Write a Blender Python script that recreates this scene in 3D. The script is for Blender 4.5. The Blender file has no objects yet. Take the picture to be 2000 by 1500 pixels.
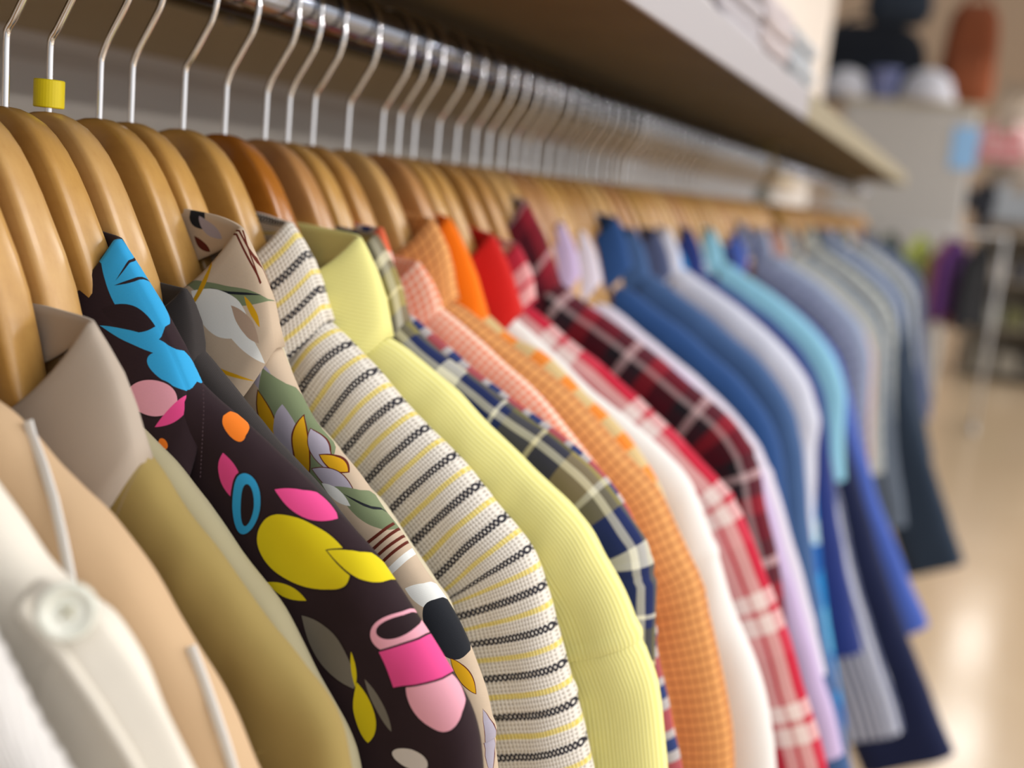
import bpy, bmesh, math, random
import numpy as np
from mathutils import Vector, Matrix, noise
random.seed(7)
S = bpy.context.scene
COL = S.collection
# ------------------------------------------------------------------ camera
FPX = 2200.0
RX = Vector((0.92303061, -0.15566809, 0.35182658))   # world X, Y, Z axes seen in camera space
RY = Vector((0.3719611, 0.12746981, -0.9194544))
RZ = Vector((0.09828244, 0.97955035, 0.17556101))
CAM = Vector((0.38975, 0.0, -0.08854))
cd = bpy.data.cameras.new('camera'); cam = bpy.data.objects.new('camera', cd); COL.objects.link(cam)
M = Matrix((RX, RY, RZ)).to_4x4(); M.translation = CAM
cam.matrix_world = M
cd.sensor_width = 36.0; cd.lens = 36.0 * FPX / 2000.0; cd.clip_start = 0.02; cd.clip_end = 200
cd.dof.use_dof = True; cd.dof.focus_distance = 0.485; cd.dof.aperture_fstop = 39.6 / 9.6
S.camera = cam
# ------------------------------------------------------------------ light
S.view_settings.view_transform = 'Standard'; S.view_settings.look = 'None'
S.view_settings.gamma = 1.0; S.view_settings.use_curve_mapping = False
S.view_settings.exposure = -0.26
S.cycles.use_denoising = True
S.cycles.max_bounces = 6; S.cycles.diffuse_bounces = 3; S.cycles.transparent_max_bounces = 6
S.cycles.sample_clamp_indirect = 6.0
W = bpy.data.worlds.new('shop_air'); S.world = W; W.use_nodes = True
bg = W.node_tree.nodes['Background']; bg.inputs[0].default_value = (1.0, 0.975, 0.95, 1); bg.inputs[1].default_value = 0.72
# the bright shop across the aisle (+X) lights the rack more than the dim side behind the camera
_t = W.node_tree; _tc = _t.nodes.new('ShaderNodeTexCoord'); _dp = _t.nodes.new('ShaderNodeVectorMath'); _dp.operation = 'DOT_PRODUCT'
_t.links.new(_tc.outputs['Generated'], _dp.inputs[0]); _dp.inputs[1].default_value = (0.93, 0.25, 0.27)
_mr = _t.nodes.new('ShaderNodeMapRange'); _t.links.new(_dp.outputs['Value'], _mr.inputs[0])
_mr.inputs[1].default_value = -0.2; _mr.inputs[2].default_value = 1.0; _mr.inputs[3].default_value = 0.20; _mr.inputs[4].default_value = 1.78
_t.links.new(_mr.outputs[0], bg.inputs[1])
FLOOR = -1.45; CEIL = 1.25
def area(name, loc, sx, sy, power, color=(1, 0.97, 0.93)):
    l = bpy.data.lights.new(name, 'AREA'); l.shape = 'RECTANGLE'; l.size = sx; l.size_y = sy
    l.energy = power; l.color = color
    o = bpy.data.objects.new(name, l); COL.objects.link(o); o.location = loc
    return o
for i, (x, y, p) in enumerate([(1.5, 0.7, 18), (1.1, 3.4, 22), (1.1, 6.4, 22), (0.95, 9.2, 13), (1.05, 11.8, 15), (1.2, 16.5, 30), (3.6, 2.5, 40), (3.6, 9.0, 30), (7.5, 0.5, 420), (7.5, 5.0, 360), (7.5, 11.0, 160)]):  # strong row far across the aisle is added fill for wall and hanger edges
    area('ceiling_and_fill_light', (x, y, CEIL - 0.02), 0.35, 1.2, p)
# ------------------------------------------------------------------ helpers
def bp(u, v, y):
    """the point at depth y along the rail that the photo's pixel u, v looks at"""
    c = Vector((u - 1000.0, -(v - 750.0), -FPX))
    r = Vector((RX.dot(c), RY.dot(c), RZ.dot(c)))
    s = (y - CAM.y) / r.y
    return CAM + r * s
def srgb(h):
    if isinstance(h, str):
        h = h.lstrip('#'); h = [int(h[i:i + 2], 16) for i in (0, 2, 4)]
    return tuple(((c / 255.0) / 12.92 if c / 255.0 <= 0.04045 else ((c / 255.0 + 0.055) / 1.055) ** 2.4) for c in h) + (1.0,)
def link(name, me, mat=None, parent=None, smooth=True):
    o = bpy.data.objects.new(name, me); COL.objects.link(o)
    if mat is not None: me.materials.append(mat)
    if parent is not None: o.parent = parent
    if smooth:
        me.polygons.foreach_set('use_smooth', [True] * len(me.polygons))
    return o
def bmlink(name, bm, mat=None, parent=None, smooth=False):
    bmesh.ops.recalc_face_normals(bm, faces=bm.faces)
    me = bpy.data.meshes.new(name); bm.to_mesh(me); bm.free()
    return link(name, me, mat, parent, smooth)
def tag(o, label, cat=None, group=None, kind=None):
    o['label'] = label
    if cat: o['category'] = cat
    if group: o['group'] = group
    if kind: o['kind'] = kind
    return o
def empty(name, loc=(0, 0, 0), rz=0):
    o = bpy.data.objects.new(name, None); COL.objects.link(o); o.location = loc; o.rotation_euler = (0, 0, rz)
    o.empty_display_size = 0.02
    return o
def box(bm, lo, hi, bev=0.0, seg=2):
    r = bmesh.ops.create_cube(bm, size=1.0)
    vs = r['verts']
    for v in vs:
        v.co = Vector([(lo[i] + hi[i]) / 2 + v.co[i] * (hi[i] - lo[i]) for i in range(3)])
    if bev:
        es = list({e for v in vs for e in v.link_edges})
        bmesh.ops.bevel(bm, geom=es, offset=bev, segments=seg, affect='EDGES', profile=0.5)
def tube(bm, pts, rad, n=10, cap=True):
    pts = [Vector(p) for p in pts]; rings = []
    up = Vector((0, 1, 0))
    for i, p in enumerate(pts):
        t = (pts[min(i + 1, len(pts) - 1)] - pts[max(i - 1, 0)]).normalized()
        a = t.cross(up)
        if a.length < 1e-3: a = t.cross(Vector((1, 0, 0)))
        a.normalize(); b = t.cross(a)
        r = rad[i] if isinstance(rad, (list, tuple)) else rad
        rings.append([bm.verts.new(p + a * math.cos(k * 2 * math.pi / n) * r + b * math.sin(k * 2 * math.pi / n) * r) for k in range(n)])
    for i in range(len(rings) - 1):
        for k in range(n):
            bm.faces.new((rings[i][k], rings[i][(k + 1) % n], rings[i + 1][(k + 1) % n], rings[i + 1][k]))
    if cap:
        bm.faces.new(rings[0]); bm.faces.new(rings[-1][::-1])
def lathe(bm, prof, c, axis='Z', n=24):
    rings = []
    for r, h in prof:
        ring = []
        for k in range(n):
            a = k * 2 * math.pi / n
            p = (r * math.cos(a), r * math.sin(a), h)
            if axis == 'Y': p = (p[0], p[2], p[1])
            if axis == 'X': p = (p[2], p[0], p[1])
            ring.append(bm.verts.new(Vector(c) + Vector(p)))
        rings.append(ring)
    for i in range(len(rings) - 1):
        for k in range(n):
            bm.faces.new((rings[i][k], rings[i][(k + 1) % n], rings[i + 1][(k + 1) % n], rings[i + 1][k]))
    bm.faces.new(rings[0]); bm.faces.new(rings[-1][::-1])
# ------------------------------------------------------------------ node materials
class NM:
    def __init__(s, name, rough=0.8, spec=0.3, metallic=0.0, sheen=0.0):
        s.m = bpy.data.materials.new(name); s.m.use_nodes = True
        s.t = s.m.node_tree; s.p = s.t.nodes['Principled BSDF']
        s.p.inputs['Roughness'].default_value = rough
        s.p.inputs['Specular IOR Level'].default_value = spec
        s.p.inputs['Metallic'].default_value = metallic
        if sheen: s.p.inputs['Sheen Weight'].default_value = sheen; s.p.inputs['Sheen Roughness'].default_value = 0.5
    def n(s, typ, **kw):
        nd = s.t.nodes.new(typ)
        for k, v in kw.items(): setattr(nd, k, v)
        return nd
    def _in(s, sock, v):
        if hasattr(v, 'is_output') or isinstance(v, bpy.types.NodeSocket): s.t.links.new(v, sock)
        elif v is not None: sock.default_value = v
    def math(s, op, a, b=None, c=None, clamp=False):
        nd = s.n('ShaderNodeMath', operation=op); nd.use_clamp = clamp
        s._in(nd.inputs[0], a); s._in(nd.inputs[1], b)
        if c is not None: s._in(nd.inputs[2], c)
        return nd.outputs[0]
    def mix(s, f, a, b, blend='MIX'):
        nd = s.n('ShaderNodeMix', data_type='RGBA', blend_type=blend)
        s._in(nd.inputs[0], f)
        for i, v in ((6, a), (7, b)): s._in(nd.inputs[i], srgb(v) if isinstance(v, str) else v)
        return nd.outputs[2]
    def uv(s, wob=0.0, wscale=30.0):
        nd = s.n('ShaderNodeUVMap'); o = nd.outputs[0]
        if wob:
            nz = s.n('ShaderNodeTexNoise'); nz.inputs['Scale'].default_value = wscale; nz.inputs['Detail'].default_value = 1
            s.t.links.new(o, nz.inputs['Vector'])
            sub = s.n('ShaderNodeVectorMath', operation='SUBTRACT'); s.t.links.new(nz.outputs['Color'], sub.inputs[0]); sub.inputs[1].default_value = (.5, .5, .5)
            sc = s.n('ShaderNodeVectorMath', operation='SCALE'); s.t.links.new(sub.outputs[0], sc.inputs[0]); sc.inputs['Scale'].default_value = wob
            ad = s.n('ShaderNodeVectorMath', operation='ADD'); s.t.links.new(o, ad.inputs[0]); s.t.links.new(sc.outputs[0], ad.inputs[1])
            o = ad.outputs[0]
        sp = s.n('ShaderNodeSeparateXYZ'); s.t.links.new(o, sp.inputs[0])
        s.vec = o
        return sp.outputs[0], sp.outputs[1]
    def frac(s, c, period, off=0.0):
        return s.math('FRACT', s.math('ADD', s.math('DIVIDE', c, period), off))
    def band(s, fr, lo, hi):
        return s.math('MULTIPLY', s.math('GREATER_THAN', fr, lo), s.math('LESS_THAN', fr, hi))
    def ramp(s, fr, stops):
        nd = s.n('ShaderNodeValToRGB'); nd.color_ramp.interpolation = 'CONSTANT'
        el = nd.color_ramp.elements
        while len(el) < len(stops): el.new(0.5)
        for e, (p, c) in zip(el, stops): e.position = p; e.color = srgb(c)
        s._in(nd.inputs[0], fr)
        return nd.outputs[0]
    def noise(s, scale, vec=None, detail=3, rough=0.6):
        nd = s.n('ShaderNodeTexNoise'); nd.inputs['Scale'].default_value = scale; nd.inputs['Detail'].default_value = detail
        nd.inputs['Roughness'].default_value = rough
        if vec is not None: s.t.links.new(vec, nd.inputs['Vector'])
        return nd.outputs[0]
    def color(s, c): s._in(s.p.inputs['Base Color'], srgb(c) if isinstance(c, str) else c); return s
    def bump(s, h, strength=0.3, dist=0.0005):
        b = s.n('ShaderNodeBump'); b.inputs['Strength'].default_value = strength; b.inputs['Distance'].default_value = dist
        s._in(b.inputs['Height'], h); s.t.links.new(b.outputs[0], s.p.inputs['Normal']); return s
    def weave(s, u, v, period=0.0011, strength=0.35):
        a = s.math('SINE', s.math('MULTIPLY', u, 6.283 / period)); b = s.math('SINE', s.math('MULTIPLY', v, 6.283 / period))
        s.bump(s.math('MULTIPLY', a, b), strength, 0.0003); return s
def plain_cloth(name, c, c2=None, rough=0.85, weave=0.0008, strength=0.15, var=0.12):
    n = NM(name, rough, 0.15, sheen=0.06); u, v = n.uv()
    nz = n.noise(45, n.vec, 2)
    base = n.mix(n.math('MULTIPLY', nz, var * 2), c, c2 or '#%02x%02x%02x' % tuple(int(int(c[i:i + 2], 16) * 0.88) for i in (1, 3, 5)))
    n.color(base); n.weave(u, v, weave, strength); return n.m
def plaid_cloth(name, pu, su, pv, sv, f=0.5, blend='MIX', wob=0.002, ou=0.0, ov=0.0, rough=0.85):
    n = NM(name, rough, 0.15, sheen=0.05); u, v = n.uv(wob)
    n.color(n.mix(f, n.ramp(n.frac(u, pu, ou), su), n.ramp(n.frac(v, pv, ov), sv), blend)); n.weave(u, v, 0.0008, 0.15)
    return n.m
def flat_mat(name, c, rough=0.7, spec=0.3, metallic=0.0, var=0.0, scale=8.0, c2=None):
    n = NM(name, rough, spec, metallic)
    if var:
        g = n.n('ShaderNodeNewGeometry'); nz = n.noise(scale, g.outputs['Position'], 3)
        n.color(n.mix(n.math('MULTIPLY', nz, var), c, c2 or '#000000'))
    else: n.color(c)
    return n.m
def chrome(name, c='#d9d9dc', rough=0.12):
    n = NM(name, rough, 0.5, 1.0); g = n.n('ShaderNodeNewGeometry'); n.color(c)
    n.bump(n.noise(160, g.outputs['Position'], 2), 0.08, 0.0003); return n.m
def wood(name, c, c2, seed, rough=0.33):
    n = NM(name, rough, 0.5); tc = n.n('ShaderNodeTexCoord')
    mp = n.n('ShaderNodeMapping'); mp.inputs['Scale'].default_value = (14, 60, 34); mp.inputs['Location'].default_value = (seed, seed * 2.1, 0)
    mp.inputs['Rotation'].default_value = (0, 0.6, 0)
    n.t.links.new(tc.outputs['Object'], mp.inputs[0])
    a = n.noise(1.6, mp.outputs[0], 5, 0.65); b = n.noise(0.35, mp.outputs[0], 2)
    f = n.math('MULTIPLY', n.math('ADD', n.math('POWER', a, 1.6), n.math('MULTIPLY', b, 0.5)), 0.9)
    n.color(n.mix(f, c, c2)); n.bump(a, 0.06, 0.0004)
    n.p.inputs['Coat Weight'].default_value = 0.35; n.p.inputs['Coat Roughness'].default_value = 0.22
    return n.m
WOODS = [wood('maple_wood', '#dcae64', '#ad7d3c', 1), wood('beech_wood', '#d4a45e', '#a57438', 4),
         wood('birch_wood', '#e0b878', '#bd8d50', 9), wood('alder_wood', '#cf9c62', '#a87444', 13)]
DARKWOOD = wood('stained_orange_wood', '#c27c2c', '#94561a', 21, 0.25)
CHROME = chrome('polished_steel')
RAILM = chrome('chromed_tube', '#8d929e', 0.12)
# ------------------------------------------------------------------ setting
def structure(name, bm, mat): o = bmlink(name, bm, mat); o['kind'] = 'structure'; return o
n = NM('vinyl_floor', 0.16, 0.6); g = n.n('ShaderNodeNewGeometry')
f1 = n.noise(0.9, g.outputs['Position'], 3); f2 = n.noise(14, g.outputs['Position'], 4)
n.color(n.mix(f1, n.mix(f2, '#cdb79b', '#c3aa8a'), '#b69c7c')); n.bump(f1, 0.15, 0.02)
bm = bmesh.new(); box(bm, (-8, -3, FLOOR - 0.1), (12, 19.2, FLOOR)); structure('floor', bm, n.m)
n = NM('grey_wall_panel', 0.75, 0.2); g = n.n('ShaderNodeNewGeometry')
sp = n.n('ShaderNodeSeparateXYZ'); n.t.links.new(g.outputs['Position'], sp.inputs[0])
st = n.math('SINE', n.math('MULTIPLY', sp.outputs[1], 2200.0))
wv = n.noise(4, g.outputs['Position'], 2)
n.color(n.mix(n.math('MULTIPLY', n.math('ADD', st, n.math('MULTIPLY', wv, 4)), 0.12), '#e8dfd6', '#dcd1c6')); n.bump(st, 0.12, 0.0004)
bm = bmesh.new(); box(bm, (-0.39, -3, FLOOR), (-0.29, 5.2, 1.2)); structure('wall_left', bm, n.m)
tm = flat_mat('brown_shade_tone', '#cbb592', 0.7, var=0.15)
bm = bmesh.new(); box(bm, (-0.29, -3, -0.012), (-0.281, 4.7, 0.035), 0.001); structure('shade_strip_1', bm, tm)  # shade below the shelf, put on the wall as a brown strip
bm = bmesh.new(); box(bm, (-0.29, -3, -0.034), (-0.2865, 4.7, -0.022), 0.001); structure('shade_strip_2', bm, flat_mat('grey_shade_tone', '#d6cabe', 0.7))  # second soft shade band, put in as a thin grey strip
wm = flat_mat('beige_far_wall', '#cdb49c', 0.8, var=0.25, scale=0.5, c2='#b09a80')
bm = bmesh.new(); box(bm, (-8, 19, FLOOR), (12, 19.2, 5.5)); structure('wall_back', bm, wm)
# ------------------------------------------------------------------ shelf and rail
SH_Z0, SH_Z1, SH_X = 0.036, 0.066, 0.165
n = NM('brown_chipboard', 0.7, 0.2); g = n.n('ShaderNodeNewGeometry')
n.color(n.mix(n.noise(9, g.outputs['Position'], 4), '#6a5a38', '#54452a')); board = n.m
fascia_w = flat_mat('white_edge_strip', '#a9a7ad', 0.5); fascia_b = flat_mat('beige_edge_strip', '#958c76', 0.6)
def shelf(y0, y1, fm, label):
    t = empty('wall_shelf', (0, y0, SH_Z0)); tag(t, label, 'shelf', 'long shelf above the clothes rail')
    bm = bmesh.new(); box(bm, (-0.288, 0, 0), (SH_X - 0.004, y1 - y0, SH_Z1 - SH_Z0), 0.001); bmlink('board', bm, board, t)
    bm = bmesh.new(); box(bm, (SH_X - 0.004, 0, -0.002), (SH_X, y1 - y0, SH_Z1 - SH_Z0 + 0.006), 0.0012); bmlink('edge_strip', bm, fm, t)
    return t
shelf(-0.6, 1.60, fascia_w, 'brown shelf bay above the near rail with white folded cloths along its front')
shelf(1.603, 4.25, fascia_b, 'brown shelf bay with bare beige front edge towards the far end')
def rail(y0, y1, label):
    t = empty('clothes_rail', (0, y0, 0)); tag(t, label, 'clothes rail', 'chrome rail under the shelf')
    bm = bmesh.new(); tube(bm, [(0, 0, 0.003), (0, y1 - y0, 0.003)], 0.0155, 40); bmlink('rail_tube', bm, RAILM, t, True)
    for yy in (0.012, y1 - y0 - 0.012):
        bm = bmesh.new(); lathe(bm, [(0.016, -0.008), (0.0175, -0.006), (0.0175, 0.006), (0.016, 0.008)], (0, yy, 0.003), 'Y', 32); bmlink('end_collar', bm, RAILM, t, True)
    return t
rail(-0.5, 2.27, 'shiny chrome rail crowded with hanger hooks in the near bay')
rail(2.31, 4.55, 'shiny chrome rail with barely any hooks beyond the brass-toned bracket')
brass = flat_mat('dull_brass', '#8f7d4a', 0.4, 0.5, 0.7)
def bracket(y, label):
    t = empty('rail_bracket', (0, y, 0)); tag(t, label, 'bracket')
    bm = bmesh.new(); box(bm, (-0.011, -0.010, 0.0), (0.011, 0.010, SH_Z0), 0.002)
    lathe(bm, [(0.019, -0.013), (0.021, -0.010), (0.021, 0.010), (0.019, 0.013)], (0, 0, 0), 'Y', 28)
    box(bm, (-0.032, -0.018, SH_Z0 - 0.005), (0.032, 0.018, SH_Z0), 0.001)
    bmlink('bracket_body', bm, brass, t)
    bm = bmesh.new(); lathe(bm, [(0.003, 0), (0.0045, 0.001), (0.003, 0.003)], (0.0, -0.012, SH_Z0 - 0.014), 'Y', 12); bmlink('screw', bm, CHROME, t)
    return t
bracket(2.29, 'dull brass bracket holding the rail joint under the shelf')
bracket(4.2, 'dull brass bracket at the far tip of the rail')
# small round-headed screw knob under the shelf, beside the near hooks
p = bp(446, 24, 0.80)
t = empty('shelf_knob', (0, 0, 0)); tag(t, 'small round chrome knob on the wall just below the rail', 'knob')
kx = -0.281; r_ = (kx - CAM.x); c_ = bp(446, 24, 1.0) - CAM; k = r_ / c_.x; P = CAM + c_ * k
bm = bmesh.new(); lathe(bm, [(0.002, 0.0), (0.007, 0.0015), (0.0085, 0.004), (0.0075, 0.007), (0.003, 0.0085)], (P.x, P.y, P.z), 'X', 20); bmlink('knob_head', bm, CHROME, t, True)
bm = bmesh.new(); lathe(bm, [(0.0105, -0.0004), (0.0105, 0.0012)], (P.x, P.y, P.z), 'X', 20); bmlink('washer', bm, CHROME, t, True)
# grey round tag that hangs under the bracket
t = empty('round_tag', (0, 2.29, -0.065)); tag(t, 'round pale grey size tag hanging below the brass bracket', 'tag')
bm = bmesh.new(); lathe(bm, [(0.020, -0.0012), (0.0215, 0), (0.020, 0.0012)], (0, 0, 0), 'Y', 32); bmlink('disc', bm, flat_mat('grey_plastic', '#b9bab2', 0.4), t, True)
bm = bmesh.new(); tube(bm, [(0, 0, 0.019), (0, 0, 0.045)], 0.0012, 8); bmlink('tag_wire', bm, CHROME, t, True)
# ------------------------------------------------------------------ hangers
def hanger_wood_mesh(drop=0.0, ns=72, fit=None, wmax=0.028):
    pr = [(0.0, 0.0, 0.0095), (0.010, -0.0012, 0.0118), (0.022, -0.0075, 0.0145), (0.034, -0.021, 0.0165), (0.045, -0.040, 0.018), (0.055, -0.060, 0.0195),
          (0.068, -0.081, 0.021), (0.085, -0.099, 0.022), (0.12, -0.121, 0.023), (0.16, -0.144, 0.026), (0.195, -0.166, 0.028), (0.21, -0.180, 0.022), (0.215, -0.190, 0.012)]
    xs = [q[0] for q in pr]
    def at(x):
        x = abs(x)
        z = float(np.interp(x, xs, [q[1] for q in pr])); w = float(np.interp(x, xs, [q[2] for q in pr]))
        z -= drop * min(max((x - 0.06) / 0.05, 0), 1)
        if fit:
            zf = float(np.interp(x, fit[0], fit[1])) - 0.004 - 0.5 * 0.008
            z = z + (min(z, zf) - z) * min(max((x - 0.062) / 0.02, 0), 1)
            w = w + (min(w, wmax) - w) * min(max((x - 0.06) / 0.03, 0), 1)
        return z, w
    def smooth(x, d=0.006):
        zs = [at(x + k * d) for k in (-1, -0.5, 0, 0.5, 1)]
        return sum(q[0] for q in zs) / 5, sum(q[1] for q in zs) / 5
    bm = bmesh.new(); rings = []
    for i in range(ns + 1):
        x = -0.2145 + 0.429 * i / ns
        z, w = smooth(x); z2, _ = smooth(x + 0.001)
        T = Vector((0.001, 0, z2 - z)).normalized(); N = Vector((T.z, 0, -T.x))
        if N.z > 0: N = -N
        h = 0.046 - 0.022 * min(abs(x) / 0.12, 1)
        if abs(x) > 0.19: h *= max(0.25, 1 - (abs(x) - 0.19) / 0.03)
        yo = -(0.010 if not fit else min(0.010, wmax * 0.15)) * min(abs(x) / 0.12, 1) ** 1.5
        w2 = w / 2
        # narrow rounded top edge with a soft crease to flat sides
        prof = [(0, 0.0), (w2 * 0.5, 0.0002), (w2 * 0.8, 0.0008), (w2 * 0.93, 0.0018), (w2, 0.0036), (w2, 0.009), (w2 * 0.99, h * 0.6), (w2 * 0.9, h - 0.005), (w2 * 0.6, h - 0.001), (0, h)]
        ring = []
        for a, d in prof: ring.append(Vector((x, -a + yo, z)) + N * d)
        for a, d in prof[-2:0:-1]: ring.append(Vector((x, a + yo, z)) + N * d)
        rings.append([bm.verts.new(p) for p in ring])
    m = len(rings[0])
    for i in range(ns):
        for k in range(m): bm.faces.new((rings[i][k], rings[i][(k + 1) % m], rings[i + 1][(k + 1) % m], rings[i + 1][k]))
    bm.faces.new(rings[0]); bm.faces.new(rings[-1][::-1])
    bmesh.ops.recalc_face_normals(bm, faces=bm.faces)
    me = bpy.data.meshes.new('wooden_arms'); bm.to_mesh(me); bm.free()
    me.polygons.foreach_set('use_smooth', [True] * len(me.polygons))
    return me
def hook_mesh(seed):
    rnd = random.Random(seed)
    k = rnd.uniform(-0.0015, 0.0015)
    pts = [(0, 0, -0.006), (0, 0, 0.012), (0, 0, 0.026 + k), (0.001, 0, 0.0305 + k), (0.004, 0, 0.036), (0.0115, 0, 0.0485), (0.0155, 0, 0.056), (0.0180, 0, 0.066)]
    cx, cz, R = -0.0012, 0.0782, 0.0195          # centre of the hook, above the wood top (rail axis at z = 0.0775)
    for j in range(0, 15):
        a = math.radians(-12 + j * (202 / 14)); pts.append((cx + R * math.cos(a), 0, cz + R * math.sin(a)))
    # catmull-rom smoothing
    P = [Vector(p) for p in pts]; out = []
    for i in range(len(P) - 1):
        p0, p1, p2, p3 = P[max(i - 1, 0)], P[i], P[i + 1], P[min(i + 2, len(P) - 1)]
        for q in range(3):
            t = q / 3
            out.append(0.5 * ((2 * p1) + (p2 - p0) * t + (2 * p0 - 5 * p1 + 4 * p2 - p3) * t * t + (3 * p1 - p0 - 3 * p2 + p3) * t ** 3))
    out.append(P[-1])
    bm = bmesh.new(); tube(bm, out, 0.0017, 12)
    bmesh.ops.recalc_face_normals(bm, faces=bm.faces)
    me = bpy.data.meshes.new('wire_hook'); bm.to_mesh(me); bm.free(); me.materials.append(CHROME)
    me.polygons.foreach_set('use_smooth', [True] * len(me.polygons))
    return me
HZ = -0.0775
HOOKS = [hook_mesh(i) for i in range(4)]
ARMS = {}
def arms(drop, wi, fit=None, wmax=0.028):
    key = (round(drop, 3), wi, tuple(fit[1]) if fit else None, wmax)
    if key not in ARMS:
        me = hanger_wood_mesh(drop, 72 if not fit or wmax > 0 else 72, fit, wmax); me.materials.append(DARKWOOD if wi == 9 else WOODS[wi]); ARMS[key] = me
    return ARMS[key]
def hanger(y, label, wi=0, drop=0.006, rz=0.0, fit=None, wmax=0.028, group='wooden hangers on the chrome rail'):
    t = empty('clothes_hanger', (0, y, HZ), rz); tag(t, label, 'clothes hanger', group)
    a = bpy.data.objects.new('wooden_arms', arms(drop, wi, fit, wmax)); COL.objects.link(a); a.parent = t
    h = bpy.data.objects.new('wire_hook', HOOKS[int(y * 977) % 4]); COL.objects.link(h); h.parent = t
    return t
# ------------------------------------------------------------------ garments
def resample(pts, step):
    """even points along a smoothed polyline of (x, z) pairs"""
    P = [Vector((p[0], p[1])) for p in pts]; out = []
    for i in range(len(P) - 1):
        p0, p1, p2, p3 = P[max(i - 1, 0)], P[i], P[i + 1], P[min(i + 2, len(P) - 1)]
        L = (p2 - p1).length; n_ = max(2, int(L / (step * 0.5)))
        for q in range(n_):
            t = q / n_
            out.append(0.5 * ((2 * p1) + (p2 - p0) * t + (2 * p0 - 5 * p1 + 4 * p2 - p3) * t * t + (3 * p1 - p0 - 3 * p2 + p3) * t ** 3))
    out.append(P[-1])
    d = [0.0]
    for a, b in zip(out, out[1:]): d.append(d[-1] + (b - a).length)
    n_ = max(3, int(d[-1] / step)); s = np.linspace(0, d[-1], n_ + 1)
    X = np.interp(s, d, [p.x for p in out]); Z = np.interp(s, d, [p.y for p in out])
    return [Vector((x, z)) for x, z in zip(X, Z)], list(s)
GEN = [(0.085, -0.168), (0.12, -0.185), (0.16, -0.206), (0.20, -0.232), (0.23, -0.257), (0.252, -0.285), (0.267, -0.32)]
def grid_mesh(rows, uvs, closed=False, skip=None):
    """rows: list of lists of Vector; uvs the same shape"""
    nr, nc = len(rows), len(rows[0])
    me = bpy.data.meshes.new('m')
    vs = [tuple(p) for r in rows for p in r]; fs = []
    cc = nc if closed else nc - 1
    for i in range(nr - 1):
        for k in range(cc):
            if skip and skip(i, k): continue
            fs.append((i * nc + k, i * nc + (k + 1) % nc, (i + 1) * nc + (k + 1) % nc, (i + 1) * nc + k))
    me.from_pydata(vs, [], fs); uvl = me.uv_layers.new(name='UVMap')
    fl = [q for r in uvs for q in r]
    for pl in me.polygons:
        for li, vi in zip(pl.loop_indices, pl.vertices):
            q = fl[vi]
            if closed and False: pass
            uvl.data[li].uv = q
    return me
def arch(D, w, h):
    D = max(D, 0.0)
    if D < h: return w * math.sqrt(max(0.0, 1 - (1 - D / h) ** 2))
    return w
def ridge_world(px, y):
    out = []
    for u, v in px:
        p = bp(u, v, y); out.append((p.x, p.z))
    return out
FIT = {}
RAIL_Y = [0.205, 0.245, 0.287, 0.328, 0.353, 0.379, 0.404, 0.436, 0.458, 0.498, 0.534, 0.573, 0.597, 0.625, 0.668, 0.715, 0.765, 0.805, 0.875, 0.965, 1.02,
          1.09, 1.16, 1.23, 1.31, 1.36, 1.42, 1.49, 1.56, 1.64, 1.72, 1.82, 1.92, 2.02, 2.12, 2.21, 2.40, 2.58, 2.78, 3.00, 3.25, 3.52, 3.82, 4.15, 4.45]
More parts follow.
